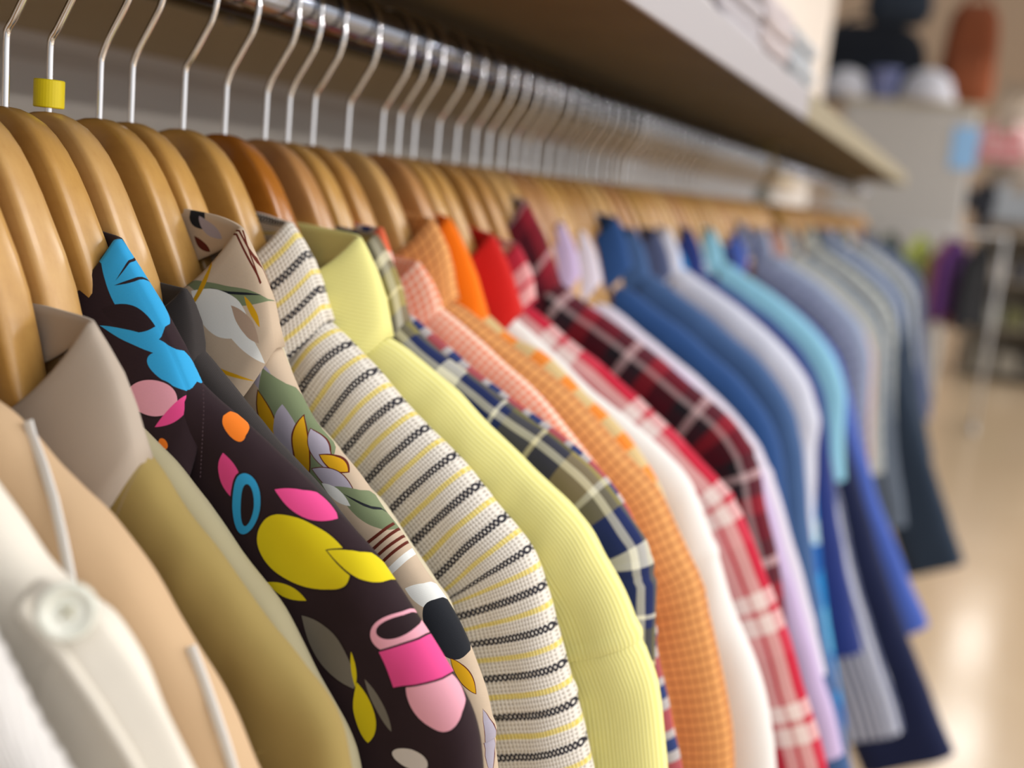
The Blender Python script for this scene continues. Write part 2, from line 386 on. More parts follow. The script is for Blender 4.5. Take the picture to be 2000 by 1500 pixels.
def garment(kind, label, y, mat, ridge=None, w=0.014, slope=0.4, sleeve=0.66, hem=-0.80, res=0.004, fold=1.0, seed=0, collar=None,
            collar_mat=None, loc=None, seam_x=0.262, rz=0.0, group='shirts on the chrome rail', cuff=False, left=True, sleeve_mat=None, bulge=0.004):
    """ridge: the shoulder line as x, z pairs from the neck out and down the sleeve"""
    t = empty(kind, loc or (0, y, 0), rz); tag(t, label, 'shirt', group)
    lim = {-1: 1.0, 1: 1.0}
    if loc is None:
        gap = min(abs(y - q) for q in RAIL_Y if abs(y - q) > 1e-4)
        w = min(w, gap * 0.5 - 0.0012)
        lim = {-1: min([y - q for q in RAIL_Y if q < y - 1e-4] + [0.09]) / 2 - 0.0004, 1: min([q - y for q in RAIL_Y if q > y + 1e-4] + [0.09]) / 2 - 0.0004}
        if collar: collar = dict(collar); collar['b'] = min(collar.get('b', 0.026), gap * 0.72)
    pts = list(ridge) if ridge else list(GEN)
    x0, z0 = pts[0]
    pre = [(0.0, z0 - 0.03), (0.03, z0 - 0.026), (x0 - 0.022, z0 - 0.010)]
    pts = pre + pts
    x1, z1 = pts[-1]
    if -z1 < sleeve - 0.01:
        for f in (0.25, 0.6, 1.0):
            zz = z1 + (-sleeve - z1) * f; pts.append((x1 + (z1 - zz) * slope * (0.75 + 0.25 * f), zz))
    R, s = resample(pts, res)
    FIT[round(y, 3)] = ([p.x for p in R if p.y > -0.33], [p.y - HZ for p in R if p.y > -0.33], w)
    # seam where the ridge passes seam_x
    k_seam = next((i for i, p in enumerate(R) if p.x > seam_x or (p.x > 0.2 and p.y < -0.33)), len(R) - 1)
    rnd = random.Random(seed * 31 + 5); ph = rnd.uniform(0, 50)
    def tang(i):
        a, b = R[max(i - 1, 0)], R[min(i + 1, len(R) - 1)]; return (b - a).normalized()
    Ds = [0, .0012, .003, .0055, .009, .013, .018, .024, .031, .04, .05, .062, .078, .10, .13, .17, .22, .29, .37, .46, .56, .66]
    if res > 0.006: Ds = [0, .003, .008, .015, .024, .036, .055, .085, .13, .2, .3, .44, .62]
    def bump(x, z, D, side):
        a = noise.noise(Vector((x * 9, z * 5, ph + side))) * bulge * min(D / 0.05, 1) * 1.5
        b = noise.noise(Vector((x * 34 - z * 12, z * 9, ph + 3 + side))) * 0.0017 * fold * min(D / 0.012, 1)
        c = noise.noise(Vector((x * 90, z * 34, ph + 7))) * 0.0006 * fold
        return a + b + c
    def body_half(sgn):
        rows, uvs = [], []
        for i in range(0, k_seam + 1):
            P = R[i]; T = tang(i); N = Vector((T.y, -T.x))
            if N.y > 0: N = -N
            top = P.copy()
            jit = noise.noise(Vector((s[i] * 28, ph, 1.3))) * 0.0016 * fold + noise.noise(Vector((s[i] * 9, ph, 4.3))) * 0.002 * fold
            top += -N * jit * min(1, max(0, (P.x - 0.03) / 0.06))
            x = top.x; xh = min(x * 0.97, 0.245)
            if sgn < 0: x = min(x, 0.235 + (x - 0.235) * 0.2) if x > 0.235 else x
            B = Vector((xh, hem)); T0 = Vector((x, top.y)); c1 = T0 + N * 0.07
            col, cuv = [], []
            L = (B - T0).length
            seq = [(-1, D) for D in reversed(Ds)] + [(1, D) for D in Ds[1:]]
            for side, D in seq:
                f = min(D / Ds[-1], 1.0)
                q = (T0 * (1 - f) ** 2 + c1 * 2 * f * (1 - f) + B * f * f) if D > 0.07 else T0 + N * D
                if D > 0.07:
                    f2 = (D - 0.07) / (Ds[-1] - 0.07); c0 = T0 + N * 0.07
                    q = c0 * (1 - f2) ** 2 + (c0 + (N * 0.5 + Vector((0, -0.5))) * 0.12) * 2 * f2 * (1 - f2) + B * f2 * f2
                sh = w * 1.35
                yy = arch(D, w * (1 + 0.06 * min(D / 0.1, 1)), sh)
                yy = side * min(yy + (bump(q.x * sgn, q.y, D, side) if D > 0 else 0), lim[side])
                col.append(Vector((sgn * q.x, yy, q.y))); cuv.append((s[i], side * (D + w * 0.6 * min(D / sh, 1))))
            rows.append(col); uvs.append(cuv)
        return rows, uvs
    r1, u1 = body_half(1)
    if left:
        r2, u2 = body_half(-1)
        u2 = [[(-a, b) for a, b in q] for q in u2]
        rows = r2[::-1] + r1[1:]; uvs = u2[::-1] + u1[1:]
    else: rows, uvs = r1, u1
    mid = len(Ds) - 1
    o = link('body', grid_mesh(rows, uvs, skip=lambda i, k: mid - 7 <= k <= mid + 6 and abs(rows[i][mid].x) < x0 - 0.006 and abs(rows[i + 1][mid].x) < x0 - 0.006), mat, t)
    if res < 0.006 and len(r1) > 6:
        cut = [j for j, q in enumerate(u1[-2]) if abs(q[1]) < 0.13]; sr, su = [], []
        for ri, up in ((-4, 0.0), (-3, .0009), (-2, .0013), (-1, .0004)):
            i_ = max(k_seam + 1 + ri, 0); T = tang(i_); N = Vector((T.y, -T.x)); N = -N if N.y < 0 else N
            row = []
            for j in cut:
                q = r1[ri][j]; sd = 1 if q.y > 0 else -1; e = min(abs(q.y) / w, 1)
                row.append(q + Vector((N.x * up * (1 - e * .7), sd * up * e, N.y * up * (1 - e * .7))))
            sr.append(row); su.append([u1[ri][j] for j in cut])
        link('armhole_seam', grid_mesh(sr, su), mat, o)
    # sleeves
    def sleeve_half(sgn):
        rows, uvs = [], []
        idx = list(range(max(k_seam - 1, 0), len(R)))
        if len(idx) < 4: return None
        s0 = s[idx[0]]
        for i in idx:
            P = R[i]; T = tang(i); N = Vector((T.y, -T.x))
            if N.x > 0: N = -N
            jit = noise.noise(Vector((s[i] * 22, ph, 9.3))) * 0.002 * fold
            if i > k_seam + 1: P = P - N * jit
            fr = min((s[i] - s0) / 0.10, 1.0); Wd = 0.05 + 0.085 * fr
            ws = w * (0.985 + 0.08 * min((s[i] - s0) / 0.2, 1)) + 0.0006
            x = P.x
            if sgn < 0: x = 0.235 + (x - 0.235) * 0.12
            c = Vector((x, P.y)); col, cuv = [], []
            ks = [0, .0012, .003, .0055, .009, .014, .021, .03, .042, .058, .08, .105, .13] if res < 0.006 else [0, .003, .008, .016, .03, .055, .09, .13]
            ks = [q for q in ks if q < Wd - 0.006] + [Wd - 0.004, Wd]
            while len(ks) < (15 if res < 0.006 else 10): ks.insert(-2, ks[-3] + (ks[-2] - ks[-3]) * 0.5)
            sh = ws * 1.35
            for side, D in [(-1, q) for q in reversed(ks)] + [(1, q) for q in ks[1:-1]]:
                q = c + N * D
                yy = min(arch(D, ws, sh), arch(Wd - D, ws, 0.02))
                if 0 < D < Wd: yy += bump(q.x * sgn, q.y, min(D, Wd - D), side)
                yy = min(yy, lim[side])
                col.append(Vector((sgn * q.x, side * yy, q.y))); cuv.append((s[i], side * (D + ws * 0.6 * min(D / sh, 1))))
            rows.append(col); uvs.append(cuv)
        me = grid_mesh(rows, uvs, True)
        so = link('sleeve', me, sleeve_mat or mat, t)
        if cuff:
            cr = [[Vector((p.x + (p.x - sum(q.x for q in r) / len(r)) * 0.02, p.y * 1.07, p.z)) for p in r] for r in rows[-6:]]
            co = link('cuff', grid_mesh(cr, uvs[-6:], True), sleeve_mat or mat, so)
            m_ = co.modifiers.new('thickness', 'SOLIDIFY'); m_.thickness = 0.0012; m_.offset = 1
        return so
    sleeve_half(1)
    if left: sleeve_half(-1)
    if collar is not None: make_collar(t, collar, x0, z0, w, collar_mat or mat, seed)
    return t
def make_collar(t, C_, x0, z0, w, mat, seed):
    """a: half width, b: depth, zs/zb: fold height at side/back, fr: how far the fold falls to the front, out/h: leaf, tip: extra drop at the front corner"""
    a, b = C_.get('a', 0.085), C_.get('b', 0.026)
    zs, zb, fr = C_.get('zs', -0.127), C_.get('zb', -0.121), C_.get('fr', 0.045)
    out, h, tip = C_.get('out', 0.022), C_.get('h', 0.048), C_.get('tip', 0.03)
    yo = C_.get('yo', 0.0); a_end = C_.get('end', -84)
    ph = seed * 1.7
    N_ = C_.get('n', 56); fold, leaf, stand, fuv = [], [], [], []
    L = 0.0; last = None
    for k in range(-N_, N_ + 1):
        sg = 1 if k >= 0 else -1
        f = abs(k) / N_
        deg = 90 - (90 - a_end) * f
        ca, sa = math.cos(math.radians(deg)), math.sin(math.radians(deg))
        z = zb + (zs - zb) * min(1, max(0, ca)) if sa > 0 else zs - fr * (-sa) ** 1.4
        p = Vector((sg * a * abs(ca) if deg > -90 else 0, yo + b * sa, z + noise.noise(Vector((k * 0.07, ph, 0))) * 0.0015))
        tf = max(0.0, (f - 0.55) / 0.45); hh = h + tip * tf ** 1.6
        o_ = out * (0.35 + 0.65 * abs(ca)) + C_.get('tout', 0.0) * tf
        q = p + Vector((sg * o_, sa * 0.006 + (-0.004 if sa < 0 else 0), -hh))
        st = p + Vector((-sg * 0.006 * abs(ca), -sa * 0.004, -0.036 + 0.029 * abs(ca) ** 2))
        if last is not None: L += (p - last).length
        last = p; fold.append(p); leaf.append(q); stand.append(st); fuv.append(L)
    rows, uvs = [], []
    cols = [(0, 1.0), (0, 0.75), (0, 0.5), (0, 0.25), (0, 0.08), (1, 0.0), (2, 0.0), (3, 0.05), (3, 0.15), (3, 0.35), (3, 0.6), (3, 0.8), (3, 1.0)]
    for p, q, st, l in zip(fold, leaf, stand, fuv):
        r_, u_ = [], []
        nrm = Vector((q.x - p.x, q.y - p.y, 0))
        nrm = nrm.normalized() if nrm.length > 1e-6 else Vector((0, 1, 0))
        for ty, f in cols:
            if ty == 0: v = p.lerp(st, f) - nrm * 0.0012 * (1 if f < 0.9 else 1); vv = -f * 0.036
            elif ty == 1: v = p + Vector((0, 0, 0.0010)) - nrm * 0.0006; vv = 0
            elif ty == 2: v = p + Vector((0, 0, 0.0010)) + nrm * 0.0010; vv = 0.001
            else:
                v = p.lerp(q, f) + nrm * (0.0020 + 0.006 * math.sin(math.pi * min(f * 1.1, 1)) * 0.6) 
                v += nrm * noise.noise(Vector((l * 30, f * 2, ph))) * 0.0015
                vv = 0.002 + f * (q - p).length
            r_.append(v); u_.append((l, vv + 0.3) if not C_.get('swap') else (vv + 0.3, l))
        rows.append(r_); uvs.append(u_)
    o = link('collar', grid_mesh(rows, uvs), mat, t)
    m_ = o.modifiers.new('thickness', 'SOLIDIFY'); m_.thickness = 0.0011; m_.offset = 0
    return o
# ------------------------------------------------------------------ fabrics
def ellipse_print(n, base, shapes):
    """shapes: (u, v, ru, rv, degrees, colour, kind) kind 0 oval, 1 pointed leaf, 2 box; later ones lie on top"""
    col = base
    for (cu, cv, ru, rv, deg, c, kind) in shapes:
        mp = n.n('ShaderNodeMapping', vector_type='TEXTURE')
        mp.inputs['Location'].default_value = (cu, cv, 0); mp.inputs['Rotation'].default_value = (0, 0, math.radians(deg)); mp.inputs['Scale'].default_value = (ru, rv, 1)
        n.t.links.new(n.vec, mp.inputs[0])
        if kind == 0:
            ln = n.n('ShaderNodeVectorMath', operation='LENGTH'); n.t.links.new(mp.outputs[0], ln.inputs[0]); m = n.math('LESS_THAN', ln.outputs['Value'], 1.0)
        else:
            sp = n.n('ShaderNodeSeparateXYZ'); n.t.links.new(mp.outputs[0], sp.inputs[0])
            if kind == 1:
                m = n.math('LESS_THAN', n.math('ADD', n.math('ABSOLUTE', sp.outputs[1]), n.math('MULTIPLY', sp.outputs[0], sp.outputs[0])), 1.0)
            else:
                m = n.math('LESS_THAN', n.math('MAXIMUM', n.math('ABSOLUTE', sp.outputs[0]), n.math('ABSOLUTE', sp.outputs[1])), 1.0)
        col = n.mix(m, col, c)
    return col
def zfix(n):
    """flatten the uv vector so that its z is 0"""
    return n
MAT = {}
MAT['lace'] = None
n = NM('white_eyelet_cotton', 0.9, 0.1, sheen=0.1); u, v = n.uv(0.001)
fu, fv = n.frac(u, 0.0062), n.frac(v, 0.024, 0.3)
cu_ = n.math('MULTIPLY', n.math('SUBTRACT', fu, 0.5), 0.0062); cv_ = n.math('MULTIPLY', n.math('SUBTRACT', fv, 0.5), 0.024)
hole = n.math('LESS_THAN', n.math('SQRT', n.math('ADD', n.math('MULTIPLY', cu_, cu_), n.math('MULTIPLY', cv_, cv_))), 0.0016)
net = n.math('SINE', n.math('MULTIPLY', n.math('ADD', u, v), 3000)); net2 = n.math('SINE', n.math('MULTIPLY', n.math('SUBTRACT', u, v), 2300))
n.color(n.mix(n.math('MULTIPLY', n.math('MULTIPLY', net, net2), 0.25), '#f3f0ee', '#d9d4d0')); n.bump(n.math('MULTIPLY', net, net2), 0.8, 0.0006)
n.t.links.new(n.math('SUBTRACT', 1.0, hole), n.p.inputs['Alpha'])
MAT['lace'] = n.m
MAT['cream'] = plain_cloth('cream_cotton', '#ece6da', '#ded6c8', weave=0.0009, strength=0.2)
n = NM('tan_jersey', 0.9, 0.1, sheen=0.1); u, v = n.uv(0.001, 20)
ln = n.frac(n.math('ADD', u, n.math('MULTIPLY', v, 0.55)), 0.108, 0.36)
n.color(n.mix(n.band(ln, 0.0, 0.045), n.mix(n.noise(60, n.vec), '#d8b893', '#c9a680'), '#f2ece6')); n.weave(u, v, 0.0007, 0.15); MAT['tan'] = n.m
MAT['olive'] = plain_cloth('olive_twill', '#9c8852', '#877443')
MAT['taupe'] = plain_cloth('taupe_twill', '#b5a89b', '#a99c8e')
MAT['sage'] = plain_cloth('sage_linen', '#aaa284', '#999175')
MAT['charcoal'] = plain_cloth('charcoal_cotton', '#3c3838', '#2f2c2c')
# dark shirt with loose abstract patches
def dark_print(name, shapes):
    n = NM(name, 0.8, 0.15, sheen=0.03); u, v = n.uv(0.006, 40)
    base = n.mix(n.noise(60, n.vec), '#33242a', '#2a1d22')
    n.color(ellipse_print(n, base, shapes)); n.weave(u, v, 0.0007, 0.15); return n.m
BL, PK, HP, YE, OR_, DK, GY = '#35a5e0', '#e8a6b8', '#e84f93', '#e2cf1c', '#f07f26', '#2a1d22', '#7d776e'
MAT['piped'] = plain_cloth('ecru_canvas', '#d4cab0', '#c0b69b')
n = NM('openwork_striped_cotton', 0.85, 0.15, sheen=0.05); u, v = n.uv(0.0022, 26)
lat = n.math('MULTIPLY', n.math('SINE', n.math('MULTIPLY', n.math('ADD', u, v), 6.283 / 0.0042)), n.math('SINE', n.math('MULTIPLY', n.math('SUBTRACT', u, v), 6.283 / 0.0042)))
basec = n.mix(n.math('GREATER_THAN', lat, 0.35), '#eae5dc', '#b9b0a4')
f = n.frac(u, 0.0196)
yel = n.mix(n.math('GREATER_THAN', n.math('SINE', n.math('MULTIPLY', v, 6.283 / 0.0016)), -0.2), '#e8dc9c', '#e6cf6a')
basec = n.mix(n.band(f, 0.62, 0.76), basec, yel)
bu = n.math('MULTIPLY', n.math('SUBTRACT', f, 0.2), 0.0196 / 0.00185); bv = n.math('MULTIPLY', n.math('SUBTRACT', n.frac(v, 0.0025), 0.5), 2.1)
rr = n.math('SQRT', n.math('ADD', n.math('MULTIPLY', bu, bu), n.math('MULTIPLY', bv, bv)))
basec = n.mix(n.band(rr, 0.42, 1.12), basec, '#25242f')
n.color(basec); n.bump(lat, 0.5, 0.0005); MAT['stripe'] = n.m
def ribbed(name, c, c2, per=0.0024, turn=0.0):
    n = NM(name, 0.8, 0.2, sheen=0.08); u, v = n.uv(0.0012, 20)
    k = n.math('ADD', v, n.math('MULTIPLY', u, turn))
    sn = n.math('SINE', n.math('MULTIPLY', k, 6.283 / per))
    n.color(n.mix(n.math('MULTIPLY_ADD', sn, 0.5, 0.5), c, c2)); n.bump(sn, 0.35, 0.0004); return n.m
MAT['yellow'] = ribbed('yellow_ribbed_cotton', '#f3efa6', '#e8e28a')
MAT['yellow_collar'] = ribbed('yellow_ribbed_collar', '#f2eea2', '#e8e38c', 0.0022, 0.9)
MAT['plaid'] = plaid_cloth('olive_navy_plaid', 0.15,
    [(0, '#1c2a5e'), (.15, '#eceade'), (.24, '#1c2a5e'), (.42, '#e8e6da'), (.435, '#1f2c5c'), (.47, '#5b5840'), (.60, '#e6dcae'), (.62, '#4a4632'), (.74, '#a8965a'), (.88, '#e8e2c6'), (.91, '#8b8250')],
    0.046, [(0, '#2a3566'), (.30, '#eceadf'), (.42, '#2b3564'), (.52, '#77724a'), (.74, '#e4daac'), (.78, '#94895a')], 0.46, wob=0.003, ou=0.167, ov=0.55)
MAT['check'] = plaid_cloth('orange_navy_check', 0.03, [(0, '#e0603c'), (.4, '#f0e6dc'), (.55, '#2c3d78'), (.8, '#f0e6dc')], 0.03, [(0, '#e87858'), (.5, '#f4ece4'), (.7, '#33406e')], 0.5)
MAT['coral'] = plaid_cloth('coral_fine_gingham', 0.0046, [(0, '#f08a6a'), (.55, '#f6d8c4')], 0.0046, [(0, '#ee8868'), (.55, '#f7dccb')], 0.5, wob=0.001)
MAT['browng'] = plaid_cloth('amber_gingham', 0.0062, [(0, '#e2a162'), (.72, '#a8683c')], 0.0062, [(0, '#e6a86a'), (.72, '#b87444')], 0.5, wob=0.001)
MAT['orangec'] = plain_cloth('vivid_orange_cotton', '#f7790f', '#ec6c08')
n = NM('sand_orange_stripes', 0.85, 0.15); u, v = n.uv(0.002); n.color(n.mix(n.band(n.frac(u, 0.027), 0.35, 0.8), '#d9c08c', '#f2913c')); n.weave(u, v); MAT['orangestripe'] = n.m
MAT['redc'] = plain_cloth('bright_red_cotton', '#c9201c', '#b8120f')
MAT['white'] = plain_cloth('white_cotton', '#ecebe9', '#e0dedd')
MAT['redg'] = plaid_cloth('red_white_plaid', 0.085, [(0, '#c4203c'), (.42, '#f2e2e0'), (.56, '#c4203c'), (.62, '#f2e2e0'), (.78, '#d04055')],
                          0.05, [(0, '#a01228'), (.3, '#efd8d6'), (.52, '#b41c34'), (.6, '#f0dcd8'), (.85, '#c02840')], 0.5)
MAT['burg'] = plaid_cloth('burgundy_black_plaid', 0.07, [(0, '#5c1424'), (.3, '#26232b'), (.5, '#d8c0c4'), (.6, '#3a2a34'), (.8, '#a02434')],
                          0.045, [(0, '#3c1420'), (.35, '#18181e'), (.6, '#c8b4b8'), (.72, '#701c2c')], 0.5)
MAT['lav'] = plain_cloth('lavender_cotton', '#c9b6dc', '#bda9d2')
MAT['lilac'] = plain_cloth('pale_lilac_cotton', '#dcd6e4', '#cfc9d8')
MAT['denim'] = plain_cloth('deep_blue_denim', '#2c4f86', '#24406e')
MAT['denim2'] = plain_cloth('mid_blue_denim', '#44618f', '#33517f')
MAT['slate'] = plain_cloth('slate_blue_cotton', '#515a7c', '#444c6c')
MAT['pale'] = plain_cloth('pale_blue_white_cotton', '#d3d6e6', '#c3c8dc')
n = NM('aqua_flower_print', 0.85, 0.15); u, v = n.uv()
vo = n.n('ShaderNodeTexVoronoi'); vo.inputs['Scale'].default_value = 26; n.t.links.new(n.vec, vo.inputs['Vector'])
sp = n.n('ShaderNodeSeparateColor'); n.t.links.new(vo.outputs['Color'], sp.inputs[0])
n.color(n.ramp(sp.outputs[0], [(0, '#1f86cc'), (.3, '#58b4e4'), (.5, '#1a5fae'), (.68, '#c04a58'), (.76, '#3c6a50'), (.84, '#a9cde0')])); MAT['floral'] = n.m
MAT['navy'] = plain_cloth('navy_cotton', '#2a3a7c', '#222f66')
MAT['darknavy'] = plain_cloth('midnight_navy_cotton', '#1d2547', '#181e3a')
MAT['teal'] = plain_cloth('light_teal_cotton', '#8cc4dc', '#7cb2d2')
n = NM('grey_white_stripes', 0.85, 0.15); u, v = n.uv(0.002); n.color(n.mix(n.math('GREATER_THAN', n.frac(v, 0.012), 0.6), '#c9ccda', '#555c78')); MAT['greystripe'] = n.m
MAT['royal'] = plain_cloth('royal_blue_cotton', '#4a64b8', '#3f57a8')
MAT['greychk'] = plaid_cloth('grey_blue_check', 0.02, [(0, '#7f88a4'), (.5, '#5a6078')], 0.02, [(0, '#8a92ac'), (.5, '#626884')], 0.5)
MAT['rose'] = plain_cloth('dusty_rose_cotton', '#b48c80', '#a07468')
MAT['mist'] = plaid_cloth('misty_green_check', 0.03, [(0, '#b4b8b4'), (.5, '#8f9898')], 0.03, [(0, '#c2c2b8'), (.5, '#989fa6')], 0.5)
MAT['powder'] = plain_cloth('powder_blue_cotton', '#97a4bf', '#8793b0')
MAT['ink'] = plain_cloth('ink_blue_cotton', '#2d3a4c', '#252f3e')
MAT['steel'] = plain_cloth('steel_blue_cotton', '#5c6675', '#4e5866')
# printed patches and leaves: u, v, half sizes, turn, colour, shape in fabric metres
PRINTS = {
 'dark_collar': [(0.2221,0.3187,0.0234,0.0114,89.6,'#35a5e0',0), (0.2151,0.3098,0.0129,0.0006,-177.7,'#2a1d22',1), (0.2203,0.3167,0.0108,0.0006,148.9,'#2a1d22',1), (0.2313,0.3252,0.0146,0.0047,126.1,'#2a1d22',1), (0.2288,0.3396,0.0269,0.0026,124.7,'#35a5e0',1), (0.2227,0.3579,0.0179,0.0053,123.8,'#35a5e0',0), (0.2379,0.3569,0.0144,0.0071,132.5,'#2a1d22',0), (0.2379,0.3569,0.0136,0.0063,132.5,'#e8a6b8',0), (0.2298,0.3698,0.0133,0.0034,165.2,'#e84f93',1), (0.2422,0.3748,0.0029,0.0015,107.8,'#f07f26',0)],
 'dark_body': [(0.1399,-0.0019,0.0079,0.0042,-17.8,'#2a1d22',0), (0.1399,-0.0019,0.0074,0.0036,-17.8,'#f07f26',0), (0.1525,-0.0215,0.0105,0.0057,-40.3,'#e84f93',1), (0.1648,-0.0254,0.0146,0.0081,-61.2,'#2a1d22',0), (0.1648,-0.0254,0.0136,0.007,-61.2,'#35a5e0',0), (0.1655,-0.0259,0.0092,0.0033,-60.9,'#2a1d22',0), (0.1841,-0.0054,0.0147,0.0062,21.2,'#2a1d22',1), (0.1841,-0.0054,0.0138,0.0053,21.2,'#e84f93',1), (0.1982,-0.022,0.0241,0.0156,22.9,'#2a1d22',0), (0.1982,-0.022,0.023,0.0146,22.9,'#e2cf1c',0), (0.2174,-0.0051,0.0155,0.0057,29.6,'#2a1d22',1), (0.2174,-0.0051,0.0147,0.0048,29.6,'#e2cf1c',1), (0.2048,-0.0403,0.0103,0.0028,23.4,'#e2cf1c',1), (0.2481,-0.0074,0.0145,0.0089,73.3,'#2a1d22',0), (0.2481,-0.0074,0.0137,0.0081,73.3,'#e8a6b8',0), (0.2455,-0.007,0.0095,0.004,76.5,'#2a1d22',0), (0.2773,-0.0106,0.0149,0.0129,0.6,'#2a1d22',0), (0.2773,-0.0106,0.0139,0.0118,0.6,'#e8a6b8',0), (0.261,-0.0088,0.0155,0.009,76.1,'#2a1d22',2), (0.261,-0.0088,0.0147,0.0082,76.1,'#e84f93',2), (0.2378,-0.0412,0.0213,0.0077,3.5,'#2a1d22',1), (0.2378,-0.0412,0.0203,0.0066,3.5,'#7d776e',1), (0.2697,-0.0435,0.0163,0.0053,-20.8,'#2a1d22',1), (0.2697,-0.0435,0.0155,0.0044,-20.8,'#e2cf1c',1), (0.2689,-0.0354,0.0132,0.002,-4.9,'#7d776e',1), (0.3021,-0.0321,0.0093,0.0055,61.7,'#2a1d22',0), (0.3021,-0.0321,0.0083,0.0045,61.7,'#d8d0cc',0), (0.2502,-0.036,0.0076,0.0011,-30.4,'#e2cf1c',1)],
 'leaf_collar': [(0.2399,0.2971,0.0096,0.0044,-49,'#20232a',1), (0.2513,0.2895,0.0139,0.004,-39.9,'#aaa4b4',1), (0.2488,0.2763,0.012,0.0022,-48.1,'#5e2418',1), (0.2943,0.3159,0.028,0.0035,135.6,'#768363',1), (0.2894,0.3189,0.0166,0.0005,136.2,'#20232a',1), (0.299,0.3211,0.0216,0.0079,124,'#e6e8e6',1), (0.2919,0.3377,0.0228,0.0028,115,'#e6e8e6',1), (0.2885,0.3346,0.014,0.0026,109.9,'#b39a86',1), (0.306,0.3054,0.0127,0.0013,26.9,'#cf9d14',1), (0.2775,0.312,0.014,0.0005,95,'#5e2418',2), (0.2759,0.3133,0.0116,0.0003,85.7,'#5e2418',2), (0.2749,0.3144,0.0163,0.0004,97,'#5e2418',2), (0.2842,0.3322,0.0093,0.0013,102.1,'#cf9d14',1), (0.3013,0.347,0.0194,0.0007,132,'#cf9d14',1)],
 'leaf_body': [(0.1289,-0.0129,0.011,0.0062,29.1,'#aaa4b4',1), (0.1363,-0.0096,0.0108,0.0055,5.9,'#e6e8e6',1), (0.1583,-0.0126,0.0324,0.0169,-5.3,'#768363',1), (0.1459,-0.021,0.0131,0.0046,-11.3,'#5e2418',1), (0.1459,-0.021,0.0122,0.0038,-11.3,'#cf9d14',1), (0.1571,-0.0156,0.0147,0.0075,-31.8,'#aaa4b4',1), (0.1658,-0.0142,0.0184,0.005,-45,'#5e2418',1), (0.1658,-0.0142,0.0175,0.0042,-45,'#cf9d14',1), (0.1706,-0.0058,0.0116,0.005,-17.8,'#5e2418',1), (0.1706,-0.0058,0.0111,0.0045,-17.8,'#aaa4b4',1), (0.1795,-0.0045,0.008,0.004,21.4,'#5e2418',1), (0.1795,-0.0045,0.0073,0.0032,21.4,'#cf9d14',1), (0.1854,-0.0106,0.0124,0.0056,31.3,'#5e2418',1), (0.1854,-0.0106,0.0118,0.0051,31.3,'#aaa4b4',1), (0.2056,-0.0035,0.0195,0.0069,25.9,'#768363',1), (0.2025,-0.004,0.0116,0.0006,33.1,'#20232a',1), (0.1913,-0.0142,0.009,0.0032,22.5,'#e6e8e6',1), (0.2172,-0.0117,0.0123,0.0007,90.3,'#5e2418',2), (0.2206,-0.0105,0.0125,0.0007,91.7,'#5e2418',2), (0.2241,-0.0089,0.0117,0.0007,90.4,'#5e2418',2), (0.2275,-0.0074,0.0107,0.0007,92,'#5e2418',2), (0.2326,-0.0058,0.0089,0.0016,93.5,'#e6e8e6',2), (0.2521,-0.0035,0.0115,0.0055,38.9,'#e6e8e6',1), (0.2691,-0.0045,0.0149,0.01,3.5,'#20232a',0), (0.2914,-0.0057,0.0101,0.0034,17.4,'#5e2418',1), (0.2914,-0.0057,0.0096,0.0029,17.4,'#cf9d14',1), (0.3237,-0.0016,0.0158,0.0021,0.9,'#5e2418',1), (0.3237,-0.0016,0.0155,0.0018,0.9,'#aaa4b4',1)],
}

def printed(name, base, base2, shapes, wob=0.0015):
    n = NM(name, 0.8, 0.15, sheen=0.04); u, v = n.uv(wob, 40)
    cb = n.n('ShaderNodeCombineXYZ'); n.t.links.new(u, cb.inputs[0]); n.t.links.new(v, cb.inputs[1]); n.vec = cb.outputs[0]
    n.color(ellipse_print(n, n.mix(n.noise(60, n.vec), base, base2), shapes)); n.weave(u, v, 0.0007, 0.15); return n.m
MAT['dark'] = printed('patch_printed_dark_cotton', '#33242a', '#2a1d22', PRINTS['dark_body'])
MAT['dark_collar'] = printed('patch_printed_dark_collar', '#33242a', '#2a1d22', PRINTS['dark_collar'])
_r = random.Random(4)
_far = []
for i in range(26):      # the print goes on down the sleeve and over the hidden half
    _far.append((_r.uniform(.30, .52) if i % 2 else -_r.uniform(.08, .45), _r.uniform(-.08, .0), _r.uniform(.012, .03), _r.uniform(.006, .014), _r.uniform(0, 180), ['#76836a', '#cf9d14', '#aaa4b4', '#e6e8e6', '#5e2418'][i % 5], 1))
MAT['leaf'] = printed('leaf_printed_cotton', '#cbb8a2', '#bfab95', _far + PRINTS['leaf_body'])
MAT['leaf_collar'] = printed('leaf_printed_collar', '#cbb8a2', '#bfab95', PRINTS['leaf_collar'])
MAT['tan'] = plain_cloth('tan_jersey', '#cdaf8c', '#be9e7a')
def shoulder(px, y, xmin=0.10, nx=0.085):
    P = [q for q in ridge_world(px, y) if q[0] >= xmin]
    x, z = P[0]
    return [(nx, z + (x - nx) * 0.55)] + P
SHIRTS = []   # y, label of what hangs there (for the hangers)
def hero(y, name, label, mat, px, **k):
    px2 = k.pop('xmin', 0.10); nx = k.pop('nx', 0.085)
    g = garment('shirt', label, y, MAT[mat], shoulder(px, y, px2, nx) if px else None, seed=int(y * 1000), **k)
    SHIRTS.append((y, name)); return g
lace = hero(0.205, 'the white eyelet blouse', 'white eyelet lace blouse nearest the camera, with rows of tiny holes', 'lace',
     [(-110, 1130), (-45, 1250), (15, 1350), (60, 1430), (110, 1510), (145, 1610)], w=0.013, res=0.003, slope=0.3, sleeve=0.5)
